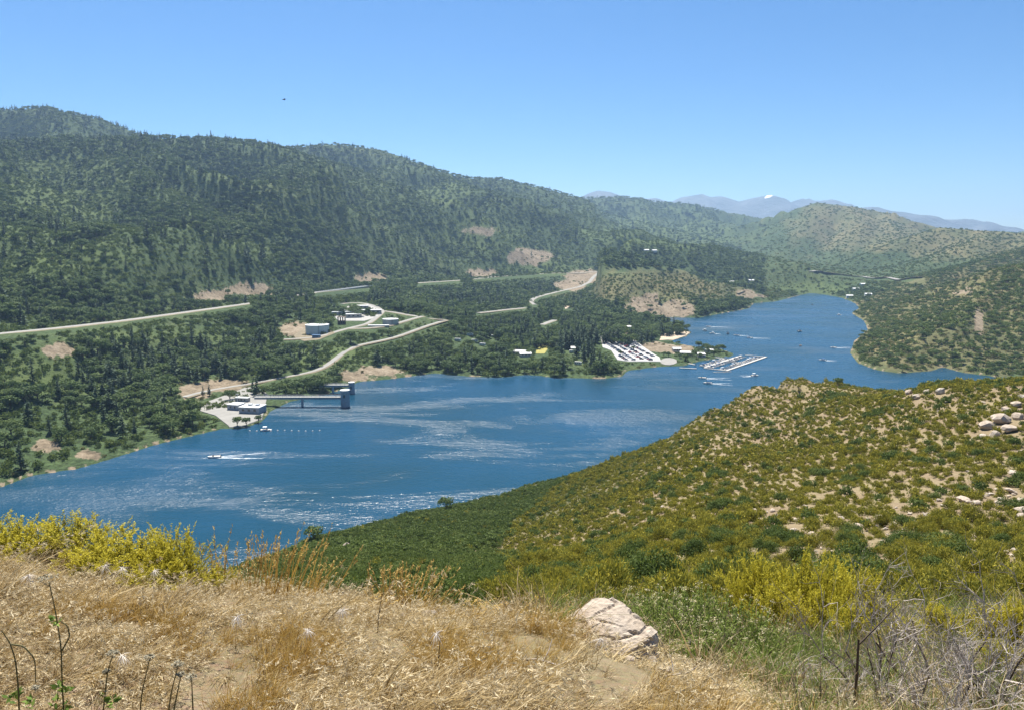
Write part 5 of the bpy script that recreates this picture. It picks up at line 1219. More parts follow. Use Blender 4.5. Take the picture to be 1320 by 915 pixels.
def rock_mesh(seed, sub=3, planes=11, flat=0.7):
    g = np.random.default_rng(seed); bm = bmesh.new(); bmesh.ops.create_icosphere(bm, subdivisions=sub, radius=1.0)
    N = g.normal(size=(planes, 3)); N /= np.linalg.norm(N, axis=1, keepdims=True); D = g.uniform(0.55, 0.95, planes)
    D4 = np.array([v.co[:] for v in bm.verts]); dots = np.maximum(D4 @ N.T, 1e-3); r = np.minimum((D[None] / dots).min(1), 1.15)
    r = r * (1 + 0.07 * noise(D4[:, 0] * 2.5 + seed, D4[:, 1] * 2.5 + D4[:, 2] * 2.1, 5) + 0.04 * noise(D4[:, 0] * 7 + seed, D4[:, 1] * 7 + D4[:, 2] * 6, 6))
    for v, k in zip(bm.verts, r): v.co = Vector((v.co.x * k, v.co.y * k, v.co.z * k * flat))
    me = bpy.data.meshes.new('rock'); bm.to_mesh(me); bm.free(); me.materials.append(GRANITE); return me
rocks = [rock_mesh(200 + k, 2, 10 + k % 4, 0.6 + 0.08 * (k % 4)) for k in range(8)]
rk = np.random.default_rng(81)
def rock(px, py, wpx, label, group, ymin=12, name='rock', tall=1.0):
    p = hit(px, py, ymin); s = 0.5 * wpx / FPX * p[1]
    o = link(name, rocks[int(rk.integers(8))]); o.location = (p[0], p[1], p[2] + s * 0.38 * tall); o.scale = (s * rk.uniform(0.9, 1.2), s * rk.uniform(0.8, 1.2), s * tall * rk.uniform(0.8, 1.1)); o.rotation_euler = (rk.normal() * 0.15, rk.normal() * 0.15, rk.uniform(0, 6.28))
    return tag(o, label, 'rock', group)
for k, (px, py, w) in enumerate([(1163, 500, 13), (1177, 495, 15), (1190, 490.5, 13), (1171, 508, 13), (1181, 514, 13), (1195, 507, 11), (1213, 507, 13), (1154, 513, 8)]):
    rock(px, py, w, 'pale boulder in the cluster on the skyline beside the water', 'skyline boulder cluster', 60, 'boulder', 1.1)
for k, (px, py, w) in enumerate([(1274, 552, 22), (1289, 545, 26), (1301, 556, 20), (1283, 562, 15), (1313, 540, 18), (1268, 565, 12), (1308, 524, 14), (1318, 514, 12), (1297, 530, 12)]):
    rock(px, py, w, 'sunlit boulder of the tall outcrop near the right edge', 'right outcrop boulders', 40, 'boulder', 1.2)
for px, py, w in RIGHT_ROCKS:
    rock(px, py, w, 'pale tan rock lying among shrubs on the lower right slope', 'rocks on the lower right slope', 14)
for k in range(55):
    px = rk.uniform(820, 1318); py = rk.uniform(np.interp(px, [820, 1000, 1320], [600, 510, 515]), 690); rock(px, py, rk.uniform(3, 6.5), 'small pale rock between shrubs on the near hillside', 'small rocks on the near hillside', 30)
for k in range(16):
    t = rk.random(); rock(592 + 110 * t, 653 - 30 * t + rk.normal() * 1.2, rk.uniform(3, 7), 'pale rock on the near shoreline below the green slope', 'near shoreline rocks', 150)
for px, py, w, lab in [(474, 742, 18, 'flat pale rock slab on the slope below the dry grass'), (464, 749, 15, 'darker rock under the pale slab below the dry grass'), (383, 755, 8, 'small white rock left of the pale slab in the gully'), (446, 706, 14, 'pale rock patch in the upper gully brush'), (735, 741, 9, 'small white rock above the foreground boulder'), (805, 750, 10, 'white rock at the top of the pale flowering bushes'), (650, 781, 14, 'brown rock just beyond the grassy edge'), (574, 777, 9, 'small pale rock between grass tufts at the edge')]:
    rock(px, py, w, lab, 'gully rocks', 7)
# dark single bushes on the near slope
for px, py, w, lab in [(1098, 690, 40, 'round dark green bush standing alone among pale rocks'), (1172, 722, 46, 'dark green bush left of the biggest dark bush on the rocky slope'), (1226, 722, 60, 'biggest dark green bush on the rocky slope at right'), (1231, 592, 24, 'dark bush left of the outcrop, left of two'), (1265, 588, 26, 'dark bush below the outcrop, right of two'), (1294, 706, 42, 'olive green bush at the right edge beside pale soil'), (1112, 606, 22, 'dark green patch bush in the middle of the slope')]:
    p = hit(px, py, 14); r_ = 0.5 * w / FPX * p[1]
    make_shrub('dark_bush', scr_me[int(rk.integers(3))], (p[0], p[1], p[2] - 0.05), rk.uniform(0, 6), (r_, r_, r_ * 1.25), lab, 'bush', 'dark bushes on the near slope')
for px, py, h, lab in [(575, 657, 5.5, 'round dark tree alone on the near shoreline'), (405, 697, 5, 'small dark tree at the left end of the near shore'), (1028, 490, 5.0, 'dark lone tree on the crest of the near hill'), (697, 622, 3.5, 'small tree where the near slope meets the water'), (1080, 497, 3.5, 'small dark tree on the crest right of the lone one')]:
    p = hit(px, py, 60); make_tree('lone_tree', oak_crown_me[1], oak_trunk_me[1], (p[0], p[1], p[2] - 0.2), rk.uniform(0, 6), (h * 1.15, h * 1.15, h), lab, 'tree', 'lone trees on the near side')

# the boulder in the foreground
bm = bmesh.new()
for c in [(-0.38, 0.04, 0.08), (-0.36, -0.12, -0.02), (-0.20, -0.20, 0.02), (-0.22, 0.10, 0.19), (-0.10, 0.24, 0.28), (0.04, 0.24, 0.31), (0.12, 0.16, 0.285), (0.0, 0.0, 0.23), (-0.08, -0.20, 0.11), (0.05, -0.22, 0.08), (0.10, -0.22, -0.05), (0.26, -0.06, 0.16), (0.31, 0.03, 0.15),
          (0.30, -0.08, -0.05), (0.27, 0.12, 0.08), (0.15, -0.19, -0.06), (-0.1, 0.25, 0.1), (0.12, 0.25, 0.12), (-0.3, 0.15, -0.05), (0.28, 0.2, -0.05), (-0.3, -0.12, -0.1), (0.28, -0.14, -0.12)]: bm.verts.new(c)
bmesh.ops.convex_hull(bm, input=bm.verts[:]); bmesh.ops.delete(bm, geom=[v for v in bm.verts if not v.link_faces], context='VERTS')
bmesh.ops.triangulate(bm, faces=bm.faces[:])
for _ in range(4): bmesh.ops.subdivide_edges(bm, edges=[e for e in bm.edges if e.calc_length() > 0.022], cuts=1, use_grid_fill=True); bmesh.ops.triangulate(bm, faces=bm.faces[:])
bm.normal_update(); co = np.array([v.co[:] for v in bm.verts]); nn = np.array([v.normal[:] for v in bm.verts])
dsp = 0.016 * fbm(co[:, 0] * 5 + co[:, 2] * 7, co[:, 1] * 6 - co[:, 2] * 3, 4, 7) - 0.022 * np.clip(0.12 - np.abs(noise(co[:, 0] * 4 + 2, co[:, 2] * 9 + co[:, 1] * 5, 9)), 0, 1) / 0.12 + 0.005 * noise(co[:, 0] * 40, co[:, 1] * 40 + co[:, 2] * 35, 8)
for v, d, n_ in zip(bm.verts, dsp, nn): v.co += Vector(n_) * float(d)
me = bpy.data.meshes.new('boulder'); bm.to_mesh(me); bm.free(); me.materials.append(GRANITE)
bx, by, _ = at(783, 852, 4.55); bo_ = link('boulder', me); bo_.location = (bx, by, ground(bx, by) + 0.0); bo_.scale = (1.06, 1.0, 0.82); bo_.rotation_euler = (0, 0, R(-4)); tag(bo_, 'big pale angular boulder at the edge of the dry grass', 'boulder')
for px, py, D, s, lab in [(553, 803, 4.45, 0.075, 'pale rock with a dark hollow at the grassy edge'), (520, 808, 4.4, 0.05, 'small pale stone left of the hollowed rock'), (700, 822, 4.6, 0.05, 'tan stone just left of the big boulder'), (858, 868, 4.1, 0.03, 'small stone on the bare dirt right of the boulder'), (735, 862, 4.3, 0.035, 'small stone in front of the left end of the boulder'), (812, 868, 4.2, 0.028, 'pebble in front of the right end of the boulder'), (840, 856, 4.4, 0.04, 'tan stone touching the right foot of the boulder'), (640, 826, 4.5, 0.045, 'flat stone on the bare soil left of the boulder'), (620, 838, 4.2, 0.03, 'small stone below the flat one on bare soil'), (890, 886, 3.8, 0.03, 'small stone at the right end of the bare dirt')]:
    x, y, _ = at(px, py, D); o = link('stone', rocks[int(rk.integers(8))]); o.location = (x, y, ground(x, y) + s * 0.3); o.scale = (s * 1.3, s, s); o.rotation_euler = (0.1, 0.2, rk.uniform(0, 6)); tag(o, lab, 'stone', 'foreground stones')

# ------------------------------------------------------------------ dry grass
gg = np.random.default_rng(91)
def norm(v): return v / (np.linalg.norm(v, axis=-1, keepdims=True) + 1e-9)
def straw_clump(seed, n=46, L=(0.08, 0.22), lean=1.1, m=0, w=0.0028, up=0.55, R0=0.07):
    g = np.random.default_rng(seed); a = Acc()
    base = np.c_[g.normal(size=(n, 2)) * R0 * 0.6, np.full(n, -0.01)]
    d = np.c_[g.normal(size=(n, 2)) * 0.5 + np.array([0.45, -0.12]) * lean, np.abs(g.normal(size=n)) * 0.4 + up]; Ls = g.uniform(*L, n)
    vec = norm(d) * Ls[:, None]; bend = np.c_[g.normal(size=(n, 2)) * 0.3 + np.array([0.5, -0.1]) * lean, -g.uniform(0.1, 0.7, n)] * Ls[:, None] * 0.7
    return a.blades(base, vec, bend, w * g.uniform(0.7, 1.5, n), 3, tip=g.uniform(0, 0.6, n), g=g)
def brome_clump(seed, n=11):
    g = np.random.default_rng(seed); a = straw_clump(seed + 500, 14, (0.08, 0.2), 0.9)
    for i in range(n):
        b = np.array([g.normal() * 0.05, g.normal() * 0.05, 0]); L = g.uniform(0.12, 0.24); d = norm(np.array([g.normal() * 0.3 + 0.35, g.normal() * 0.3, 1.0])) * L
        bend = np.array([g.normal() * 0.3 + 0.6, g.normal() * 0.3, -0.55]) * L * 0.6
        a.blades(b[None], d[None], bend[None], 0.0013, 4, g=g); e = b + d + bend
        k = 9; dirs = norm(np.c_[g.normal(size=(k, 2)) * 0.45 + np.array([0.6, 0]), g.normal(size=k) * 0.3 - 0.45])
        a.kites(e + dirs * g.uniform(0.008, 0.035, (k, 1)), g.normal(size=(k, 3)), g.uniform(0.011, 0.019, k), 0.0026, along=dirs, tip=g.uniform(0.5, 1, k), g=g)
    return a
def gold_clump(seed, n=42, L=(0.10, 0.26)):
    g = np.random.default_rng(seed); a = Acc(); base = np.c_[g.normal(size=(n, 2)) * 0.035, np.full(n, -0.01)]; Ls = g.uniform(*L, n)
    vec = norm(np.c_[g.normal(size=(n, 2)) * 0.28 + np.array([0.12, -0.03]), np.ones(n)]) * Ls[:, None]; bend = np.c_[g.normal(size=(n, 2)) * 0.5 + np.array([0.3, 0]), -g.uniform(0, 0.4, n)] * Ls[:, None] * 0.6
    return a.blades(base, vec, bend, 0.0017 * g.uniform(0.7, 1.4, n), 3, tip=g.uniform(0, 0.7, n), g=g)
gx, gy = jitter_cells(-1.15, 0.95, 1.2, 6.4, lambda d: 0.042, gg)
gx = gx * 1.0; gz = zat(gx, gy); gpx, gpy = project(gx, gy, gz)
edge = np.interp(gpx, [-200, 0, 120, 260, 400, 500, 600, 700, 770, 860, 980], [724, 732, 757, 778, 787, 799, 802, 808, 828, 858, 905])
gn = fbm(gx / 0.55, gy / 0.55, 3, 111); gn2 = fbm(gx / 1.3, gy / 1.3, 3, 115); gr_ = gg.random(len(gx))
dirt = (((gpx - 850) / 85) ** 2 + ((gpy - 868) / 24) ** 2 < 1) | (((gpx - 775) / 95) ** 2 + ((gpy - 858) / 22) ** 2 < 1) | (gn < -0.19) | (((gpx - 660) / 60) ** 2 + ((gpy - 830) / 14) ** 2 < 1)
rightside = gpx > np.interp(gpy, [800, 850, 915], [800, 865, 985])
dens = np.where(gpy > edge - 3, 0.52, 0.18) * np.where(dirt, 0.16, 1) * np.where(rightside, 0.22, 1)
goldz = (gn2 + 0.35 * gn > 0.22) | (((gpx - 330) / 110) ** 2 + ((gpy - 845) / 35) ** 2 < 0.8) | (((gpx - 620) / 110) ** 2 + ((gpy - 850) / 35) ** 2 < 0.7)
typ = np.where(goldz & (gr_ < 0.75), 2, np.where(gr_ < 0.56, 0, 1))
k_ = (gg.random(len(gx)) < dens) & (gy > 1.3) & (gpy > 600)
gx, gy, gz, typ = gx[k_], gy[k_], gz[k_], typ[k_]
straws = [straw_clump(300 + k) for k in range(5)]; bromes = [brome_clump(320 + k) for k in range(4)]; golds = [gold_clump(340 + k) for k in range(4)]
meshes = [a.mesh('dry_grass', [STRAW]) for a in straws + bromes] + [a.mesh('dry_grass', [GOLD]) for a in golds]
idx = np.select([typ == 0, typ == 1], [gg.integers(0, 5, len(gx)), 5 + gg.integers(0, 4, len(gx))], 9 + gg.integers(0, 4, len(gx)))
gs = gg.uniform(0.40, 0.92, len(gx)) * np.where(gg.random(len(gx)) < 0.07, 1.6, 1.0)
tag(instancer('dry_grass', np.c_[gx, gy, gz], np.c_[gg.normal(size=(len(gx), 2)) * 0.15, gg.normal(size=len(gx)) * 0.7], np.c_[gs, gs, gs * gg.uniform(0.6, 1.1, len(gx))], idx, proto_collection('dry_grass_kinds', meshes)), 'matted straw-coloured grass covering the foreground ridge', 'grass', kind='stuff')
# herbs and faded grass under the bushes at lower right
hx, hy = jitter_cells(-0.25, 1.0, 3.2, 15.0, lambda d: 0.13 + 0.012 * d, gg); hz = zat(hx, hy); hpx, hpy = project(hx, hy, hz)
hk = (hpx > np.interp(hpy, [700, 790, 850, 915], [560, 640, 850, 985])) & (gg.random(len(hx)) < 0.8) & ~((((hpx - 850) / 60) ** 2 + ((hpy - 868) / 20) ** 2) < 1)
hx, hy, hz = hx[hk], hy[hk], hz[hk]
herb = [Acc().join(gold_clump(360 + k, 34, (0.10, 0.26)), 0) for k in range(3)]
hmesh = [a.mesh('herbs', [HERB]) for a in herb] + [straw_clump(370 + k, 40, (0.1, 0.26), 0.3, up=0.9).mesh('herbs', [STRAW]) for k in range(2)] + [gold_clump(380, 36, (0.12, 0.3)).mesh('herbs', [DEADLEAF])]
tag(instancer('herbs', np.c_[hx, hy, hz], np.c_[0 * hx, 0 * hx, gg.uniform(0, 6.28, len(hx))], np.repeat(gg.uniform(0.7, 1.5, len(hx))[:, None] * (1 + hy[:, None] / 14), 3, 1), gg.choice(6, len(hx), p=[0.2, 0.2, 0.15, 0.16, 0.15, 0.14]), proto_collection('herb_kinds', hmesh)), 'mixed green herbs and faded grass on the slope at lower right', 'herbs', kind='stuff')

# ------------------------------------------------------------------ foreground bushes, each with stems and foliage
def broom(seed, n=62):
    """a bush of upright green-yellow sprays, about 1 m across"""
    g = np.random.default_rng(seed); st, fo = Acc(), Acc()
    for i in range(n):
        t = g.uniform(0, 6.283); el = g.uniform(0.15, 1.0); d = norm(np.array([math.cos(t) * (1 - el * 0.85), math.sin(t) * (1 - el * 0.85), 0.35 + el])); L = g.uniform(0.42, 0.60) * (1.0 - 0.18 * el)
        b = np.array([math.cos(t), math.sin(t), 0]) * 0.05; mid = b + d * L * 0.5 + g.normal(size=3) * 0.02; e = b + d * L + np.array([0.04, 0, 0.03])
        st.tube([b, mid, e], [0.006, 0.004, 0.0015], 3)
        for j in range(9):
            q = g.uniform(0.35, 1.0); p0 = b + (e - b) * q + g.normal(size=3) * 0.012; sd = norm(d * 0.8 + g.normal(size=3) * 0.5 + np.array([0.12, 0, 0.45])); sl = g.uniform(0.07, 0.15)
            k = 20; s_ = np.linspace(0.1, 1, k)[:, None]; C = p0 + sd * sl * s_ + g.normal(size=(k, 3)) * 0.006
            al = norm(sd + g.normal(size=(k, 3)) * 0.5); tip = np.clip((q - 0.45) * 1.6, 0, 1) * np.clip(s_[:, 0] * 0.8 + 0.2, 0, 1) * g.uniform(0.3, 1, k)
            fo.kites(C, g.normal(size=(k, 3)), g.uniform(0.010, 0.019, k), 0.0042, along=al, tip=tip, leaf=np.clip(tip * 0.6 + g.random(k) * 0.5, 0, 1), g=g)
    return fo.mesh('foliage', [BROOM]), st.mesh('stems', [TWIG_DARK])
brooms = [broom(400 + k) for k in range(3)]
def fg_bush(name, parts, px, py, D, wpx, hpx_, label, cat, group, names=('foliage', 'stems'), unit=(1.0, 0.58)):
    x, y, _ = at(px, py, D); s = wpx / FPX * D / unit[0]; hs = hpx_ / FPX * D / unit[1]
    o = empty(name, (x, y, ground(x, y) - 0.01), float(rk.uniform(0, 6.28)), label=label, cat=cat, group=group); o.scale = (s, s, hs)
    for n_, me in zip(names, parts): tag(link(n_, me, None, o), kind='stuff' if n_ == 'flower_heads' else None)
    return o
for i, (px, D, w, top, lab) in enumerate([(15, 5.1, 150, 664, 'yellow bush at the far left edge with a raised green tip'), (85, 5.1, 160, 668, 'yellow bush second from the left in the row above the grass'), (155, 5.0, 150, 676, 'yellow bush in the middle of the left row'), (222, 4.9, 130, 670, 'tallest yellow bush of the left row, beside the tall grass'), (200, 4.65, 120, 716, 'low yellow bush in front of the tallest one at left'), (120, 4.75, 110, 704, 'low yellow bush in front of the left row'), (-40, 5.1, 150, 660, 'yellow bush cut by the left edge of the picture'), (265, 4.75, 80, 726, 'small yellow bush at the right end of the left row')]):
    x = (px - CX) / FPX * D; g0 = ground(x, D); hpx0 = float(project(x, D, g0)[1]) - top
    fg_bush('yellow_bush', brooms[i % 3], px, 700, D, w, max(hpx0, 30), lab, 'bush', 'yellow bushes on the left')
for i, (px, D, w, top, lab) in enumerate([(985, 9.5, 110, 705, 'yellow bush at the left of the right-hand thicket'), (1050, 9.0, 130, 700, 'large yellow bush in the middle of the right-hand thicket'), (1105, 9.5, 110, 712, 'yellow bush at the right of the right-hand thicket'), (1010, 8.3, 110, 745, 'lower yellow bush at the front of the right-hand thicket'), (1080, 8.0, 110, 752, 'yellow bush in front of the large one in the thicket'), (1290, 8.0, 110, 770, 'yellow bush near the right edge behind the dead twigs'), (1335, 7.8, 100, 762, 'yellow bush cut by the right edge'), (1225, 8.6, 90, 772, 'small yellow bush seen through the dead twigs'), (1165, 8.3, 80, 785, 'small yellow bush left of the one behind the twigs'), (950, 10.5, 70, 728, 'pale yellow bush farthest left in the thicket'), (1312, 6.6, 80, 812, 'low yellow bush at the right edge')]):
    x = (px - CX) / FPX * D; hpx0 = float(project(x, D, ground(x, D))[1]) - top
    fg_bush('yellow_bush', brooms[i % 3], px, 740, D, w, max(hpx0, 30), lab, 'bush', 'yellow bushes on the right')
def buckwheat(seed, n=150):
    g = np.random.default_rng(seed); st, fo, fl = Acc(), Acc(), Acc()
    for i in range(n):
        t = g.uniform(0, 6.283); r0 = 0.42 * math.sqrt(g.random()); b = np.array([math.cos(t) * r0 * 0.5, math.sin(t) * r0 * 0.5, 0]); L = g.uniform(0.34, 0.58) * (1 - 0.3 * r0)
        d = norm(np.array([math.cos(t) * r0 * 0.9 + 0.08, math.sin(t) * r0 * 0.9, 1.0])); e = b + d * L + np.array([g.normal() * 0.03, g.normal() * 0.03, 0])
        st.blades(b[None], (e - b)[None], np.zeros((1, 3)), 0.002, 2, g=g)
        k = 22; q = g.uniform(0.25, 0.97, k)[:, None]; al = norm(d + g.normal(size=(k, 3)) * 0.45)
        fo.kites(b + (e - b) * q + al * 0.012, g.normal(size=(k, 3)), g.uniform(0.013, 0.026, k), 0.0045, along=al, tip=np.clip(q[:, 0] - 0.3, 0, 1) * 0.6, g=g)
        if g.random() < 0.28:
            k = 12; fl.kites(e + g.normal(size=(k, 3)) * np.array([0.012, 0.012, 0.006]) + np.array([0, 0, 0.01]), g.normal(size=(k, 3)) + np.array([0, 0, 0.8]), 0.0065, 0.005, g=g)
    for i in range(90):
        t = g.uniform(0, 6.283); r0 = g.uniform(0.15, 0.4); b = np.array([math.cos(t) * r0, math.sin(t) * r0, g.uniform(0, 0.12)])
        st.blades(b[None], norm(np.array([math.cos(t), math.sin(t), g.uniform(0.2, 1.2)]))[None] * 0.14, g.normal(size=(1, 3)) * 0.02, 0.0022, 2, g=g)
    return fo.mesh('foliage', [HERB]), st.mesh('stems', [DEADLEAF]), fl.mesh('flower_heads', [BUDS])
bucks = [buckwheat(420 + k) for k in range(3)]
for i, (px, D, w, top, lab) in enumerate([(800, 6.6, 100, 752, 'leftmost green bush with cream flowers behind the boulder'), (860, 6.2, 130, 738, 'green bush with cream flowers just right of the boulder'), (915, 5.9, 135, 742, 'tall green flowering bush in the middle of the group'), (965, 5.7, 130, 758, 'green flowering bush at the right of the group'), (890, 5.5, 115, 785, 'green flowering bush at the front of the group'), (940, 5.3, 120, 800, 'front flowering bush with brown lower stems'), (1005, 6.2, 100, 792, 'flowering bush below the yellow thicket'), (1000, 5.1, 90, 835, 'low flowering bush nearest the dead branches'), (740, 8.5, 80, 768, 'small flowering bush behind the boulder on the left'), (690, 9.5, 70, 778, 'small flowering bush at the lip of the gully'), (835, 8.5, 110, 752, 'flowering bush at the back of the group'), (905, 9.0, 110, 748, 'pale flowering bush at the back under the hillside'), (1055, 6.6, 90, 800, 'flowering bush between the thicket and the dead branches'), (620, 8.5, 70, 790, 'sparse green bush at the edge beyond the grass'), (1150, 6.2, 100, 835, 'green flowering bush within the dead branches'), (1240, 6.0, 100, 840, 'green flowering bush under the twigs at right')]):
    x = (px - CX) / FPX * D; hpx0 = float(project(x, D, ground(x, D))[1]) - top
    fg_bush('flowering_bush', bucks[i % 3], px, 780, D, w, max(hpx0, 40), lab, 'bush', 'green bushes with cream flowers', ('foliage', 'stems', 'flower_heads'), (0.9, 0.58))
# brown dry shrubs at the edge
def dry_shrub(seed, n=170):
    g = np.random.default_rng(seed); a = Acc(); base = np.c_[g.normal(size=(n, 2)) * 0.06, np.zeros(n)]; d = norm(np.c_[g.normal(size=(n, 2)) * 0.6, np.ones(n)]) * g.uniform(0.2, 0.45, (n, 1))
    a.blades(base, d, g.normal(size=(n, 3)) * 0.05, 0.0028, 3, g=g); k = n * 5; q = g.uniform(0.4, 1, k)[:, None]; j = g.integers(0, n, k)
    b2 = Acc(); b2.kites(base[j] + d[j] * q + g.normal(size=(k, 3)) * 0.015, g.normal(size=(k, 3)), 0.011, 0.004, g=g)
    return b2.mesh('foliage', [DEADLEAF]), a.mesh('stems', [DEADLEAF])
dries = [dry_shrub(440 + k) for k in range(2)]
for i, (px, D, w, top, lab) in enumerate([(435, 5.6, 90, 752, 'brown dry shrub below the tall grass at the edge'), (60, 4.9, 90, 722, 'grey-brown dry shrub in front of the left yellow bushes'), (665, 5.4, 80, 790, 'dry brown shrub left of the boulder'), (720, 5.6, 60, 792, 'dry twiggy shrub touching the boulder'), (930, 4.6, 70, 850, 'dry brown shrub at the foot of the flowering bushes')]):
    x = (px - CX) / FPX * D; hpx0 = float(project(x, D, ground(x, D))[1]) - top
    fg_bush('dry_shrub', dries[i % 2], px, 780, D, w, max(hpx0, 30), lab, 'shrub', 'dry shrubs in the foreground', ('foliage', 'stems'), (0.8, 0.42))
# tall dry grass tufts
def tall_tuft(seed, n=52, spread=0.2):
    g = np.random.default_rng(seed); st, hd = Acc(), Acc(); base = np.c_[g.normal(size=n) * spread, g.normal(size=n) * 0.07, np.zeros(n)]
    d = norm(np.c_[g.normal(size=n) * 0.16 + base[:, 0] * 0.9 + 0.10, g.normal(size=n) * 0.12, np.ones(n)]) * g.uniform(0.24, 0.46, (n, 1)); bend = np.c_[g.normal(size=n) * 0.02 + 0.035, np.zeros(n), -0.01 * np.ones(n)]
    st.blades(base, d, bend, 0.0040, 4, g=g, tip=0.2)
    for i in range(n):
        k = 10; q = g.uniform(0.72, 1.03, k)[:, None]; al = norm(d[i] + g.normal(size=(k, 3)) * 0.05); hd.kites(base[i] + d[i] * q + bend[i] * q * q + g.normal(size=(k, 3)) * 0.0025, g.normal(size=(k, 3)), 0.014, 0.0042, along=al, tip=g.uniform(0.2, 1, k), g=g)
    bs = np.c_[g.normal(size=(40, 2)) * np.array([spread, 0.08]), np.zeros(40)]; st.blades(bs, norm(np.c_[g.normal(size=(40, 2)) * 0.5, np.ones(40)]) * g.uniform(0.1, 0.22, (40, 1)), g.normal(size=(40, 3)) * 0.05, 0.002, 3, g=g, tip=0.0)
    return st.mesh('stalks', [GOLD]), hd.mesh('seed_heads', [GOLD])
for px, D, w, top, seed, spread, lab in [(322, 4.85, 130, 682, 460, 0.17, 'tall golden grass tuft standing against the water'), (515, 4.9, 90, 722, 461, 0.11, 'golden grass tuft leaning right at the gully edge'), (385, 5.0, 60, 722, 462, 0.07, 'thin grass tuft at the right foot of the tall one'), (470, 4.8, 60, 770, 463, 0.07, 'small grass tuft left of the leaning one'), (690, 5.2, 60, 775, 464, 0.08, 'thin golden grass left of the boulder'), (600, 4.9, 60, 770, 465, 0.07, 'short golden tuft between the edge rocks and the boulder')]:
    x = (px - CX) / FPX * D; z0 = ground(x, D); hm_ = (float(project(x, D, z0)[1]) - top) / FPX * D
    o = empty('tall_grass_tuft', (x, D, z0), 0, label=lab, cat='grass tuft', group='tall grass tufts'); o.scale = (1, 1, max(hm_, 0.12) / 0.40)
    for n_, me in zip(('stalks', 'seed_heads'), tall_tuft(seed, 95 if spread > 0.1 else 30, spread)): tag(link(n_, me, None, o), kind='stuff' if n_ == 'seed_heads' else None)
# pale feathery heads
def plume(seed):
    g = np.random.default_rng(seed); st, hd = Acc(), Acc(); e = np.array([0.02, 0, 0.16]); st.blades(np.zeros((1, 3)), e[None], np.zeros((1, 3)), 0.0022, 3, g=g); n = 46
    hd.blades(np.repeat(e[None], n, 0), norm(np.c_[g.normal(size=(n, 2)) * 0.4, g.normal(size=n) * 0.35 - 0.1]) * g.uniform(0.03, 0.06, (n, 1)), np.c_[g.normal(size=(n, 2)) * 0.008, -g.uniform(0.02, 0.05, n)], 0.0016, 3, g=g)
    return hd.mesh('plume', [PLUME]), st.mesh('stalk', [STRAW])
plumes = [plume(470 + k) for k in range(3)]
for i, (px, py, D, lab) in enumerate([(137, 775, 4.4, 'pale feathery grass head at the left of a close pair under the yellow bushes'), (158, 780, 4.4, 'pale feathery grass head at the right of a close pair under the yellow bushes'), (198, 775, 4.5, 'white feathery grass head under the tallest yellow bush'), (305, 868, 3.5, 'white feathery grass head in the golden patch'), (395, 880, 3.4, 'pale grass head right of the golden patch'), (155, 905, 3.0, 'pale grass head among the dry flower stalks'), (768, 890, 3.6, 'white grass head in front of the boulder'), (440, 855, 3.7, 'pale grass head in the middle of the dry grass'), (40, 800, 4.0, 'pale grass head at the left edge of the dry grass'), (560, 880, 3.4, 'pale grass head below the hollowed rock')]):
    x, y, _ = at(px, py, D); o = empty('feathery_grass_head', (x, y, ground(x, y)), float(rk.uniform(-1, 1)), label=lab, cat='grass', group='feathery grass heads')
    for n_, me in zip(('plume', 'stalk'), plumes[i % 3]): link(n_, me, None, o)
# dry flower stalks at lower left
OLIVE = simple('olive_stem', (0.10, 0.09, 0.035), 0.8, 0.2, 20); UMBEL = leafy('grey_umbel', (0.16, 0.14, 0.09), (0.28, 0.25, 0.17), (0.42, 0.38, 0.28), None, 0.2, 0.2)
sg = np.random.default_rng(95)
def stalk(paths, heads, leaves, label, D):
    p0 = at(paths[0][0][0], paths[0][0][1], D); gz0 = ground(p0[0], p0[1]); o = empty('flower_stalk', (p0[0], p0[1], gz0), 0, label=label, cat='plant', group='dry flower stalks at lower left')
    base = np.array([p0[0], p0[1], gz0])
    for P in paths:
        W = np.array([at(px, py, D) for px, py in P]) - base
        if P is paths[0]: W[0, 2] = -0.02
        a = Acc(); n = len(W); t = np.linspace(0, n - 1, 4 * n); Wd = np.stack([np.interp(t, range(n), W[:, k]) for k in range(3)], 1); Wd[1:-1] = (Wd[:-2] + Wd[1:-1] + Wd[2:]) / 3
        a.tube(Wd, np.linspace(0.0036, 0.0018, len(Wd)), 5); link('stem', a.mesh('stem', [OLIVE], True), None, o)
    for px, py, r in heads:
        c = np.array(at(px, py, D)) - base; r = r / FPX * D; k = 70; a = Acc(); ang = sg.uniform(0, 6.28, k); rr = r * np.sqrt(sg.random(k))
        a.kites(c + np.c_[rr * np.cos(ang), rr * np.sin(ang), 0.35 * np.sqrt(np.maximum(r * r - rr * rr, 0)) + sg.normal(size=k) * 0.002], sg.normal(size=(k, 3)) * 0.5 + np.array([0, 0, 1]), 0.0055, 0.0042, g=sg)
        for j in range(8):
            t_ = j * 0.785; a.blades((c - np.array([0, 0, r * 0.8]))[None], np.array([[math.cos(t_) * r * 0.8, math.sin(t_) * r * 0.8, r * 0.85]]), np.zeros((1, 3)), 0.0011, 2, g=sg)
        link('flower_head', a.mesh('flower_head', [UMBEL]), None, o)
    for px, py in leaves:
        c = np.array(at(px, py, D)) - base; a = Acc(); al = norm(sg.normal(size=(9, 3)) + np.array([0, 0, 0.3])); a.kites(c + al * 0.02, sg.normal(size=(9, 3)) + np.array([0, -0.3, 1]), 0.018, 0.007, along=al, g=sg); link('leaf', a.mesh('leaf', [HERB]), None, o)
stalk([[(82, 925), (80, 880), (79, 835), (72, 790), (63, 748)], [(80, 838), (90, 820), (87, 806), (78, 800)]], [(62, 746, 13)], [(70, 800), (76, 885), (86, 890), (72, 905), (84, 910)], 'tallest flower stalk at lower left with a flat grey head', 2.75)
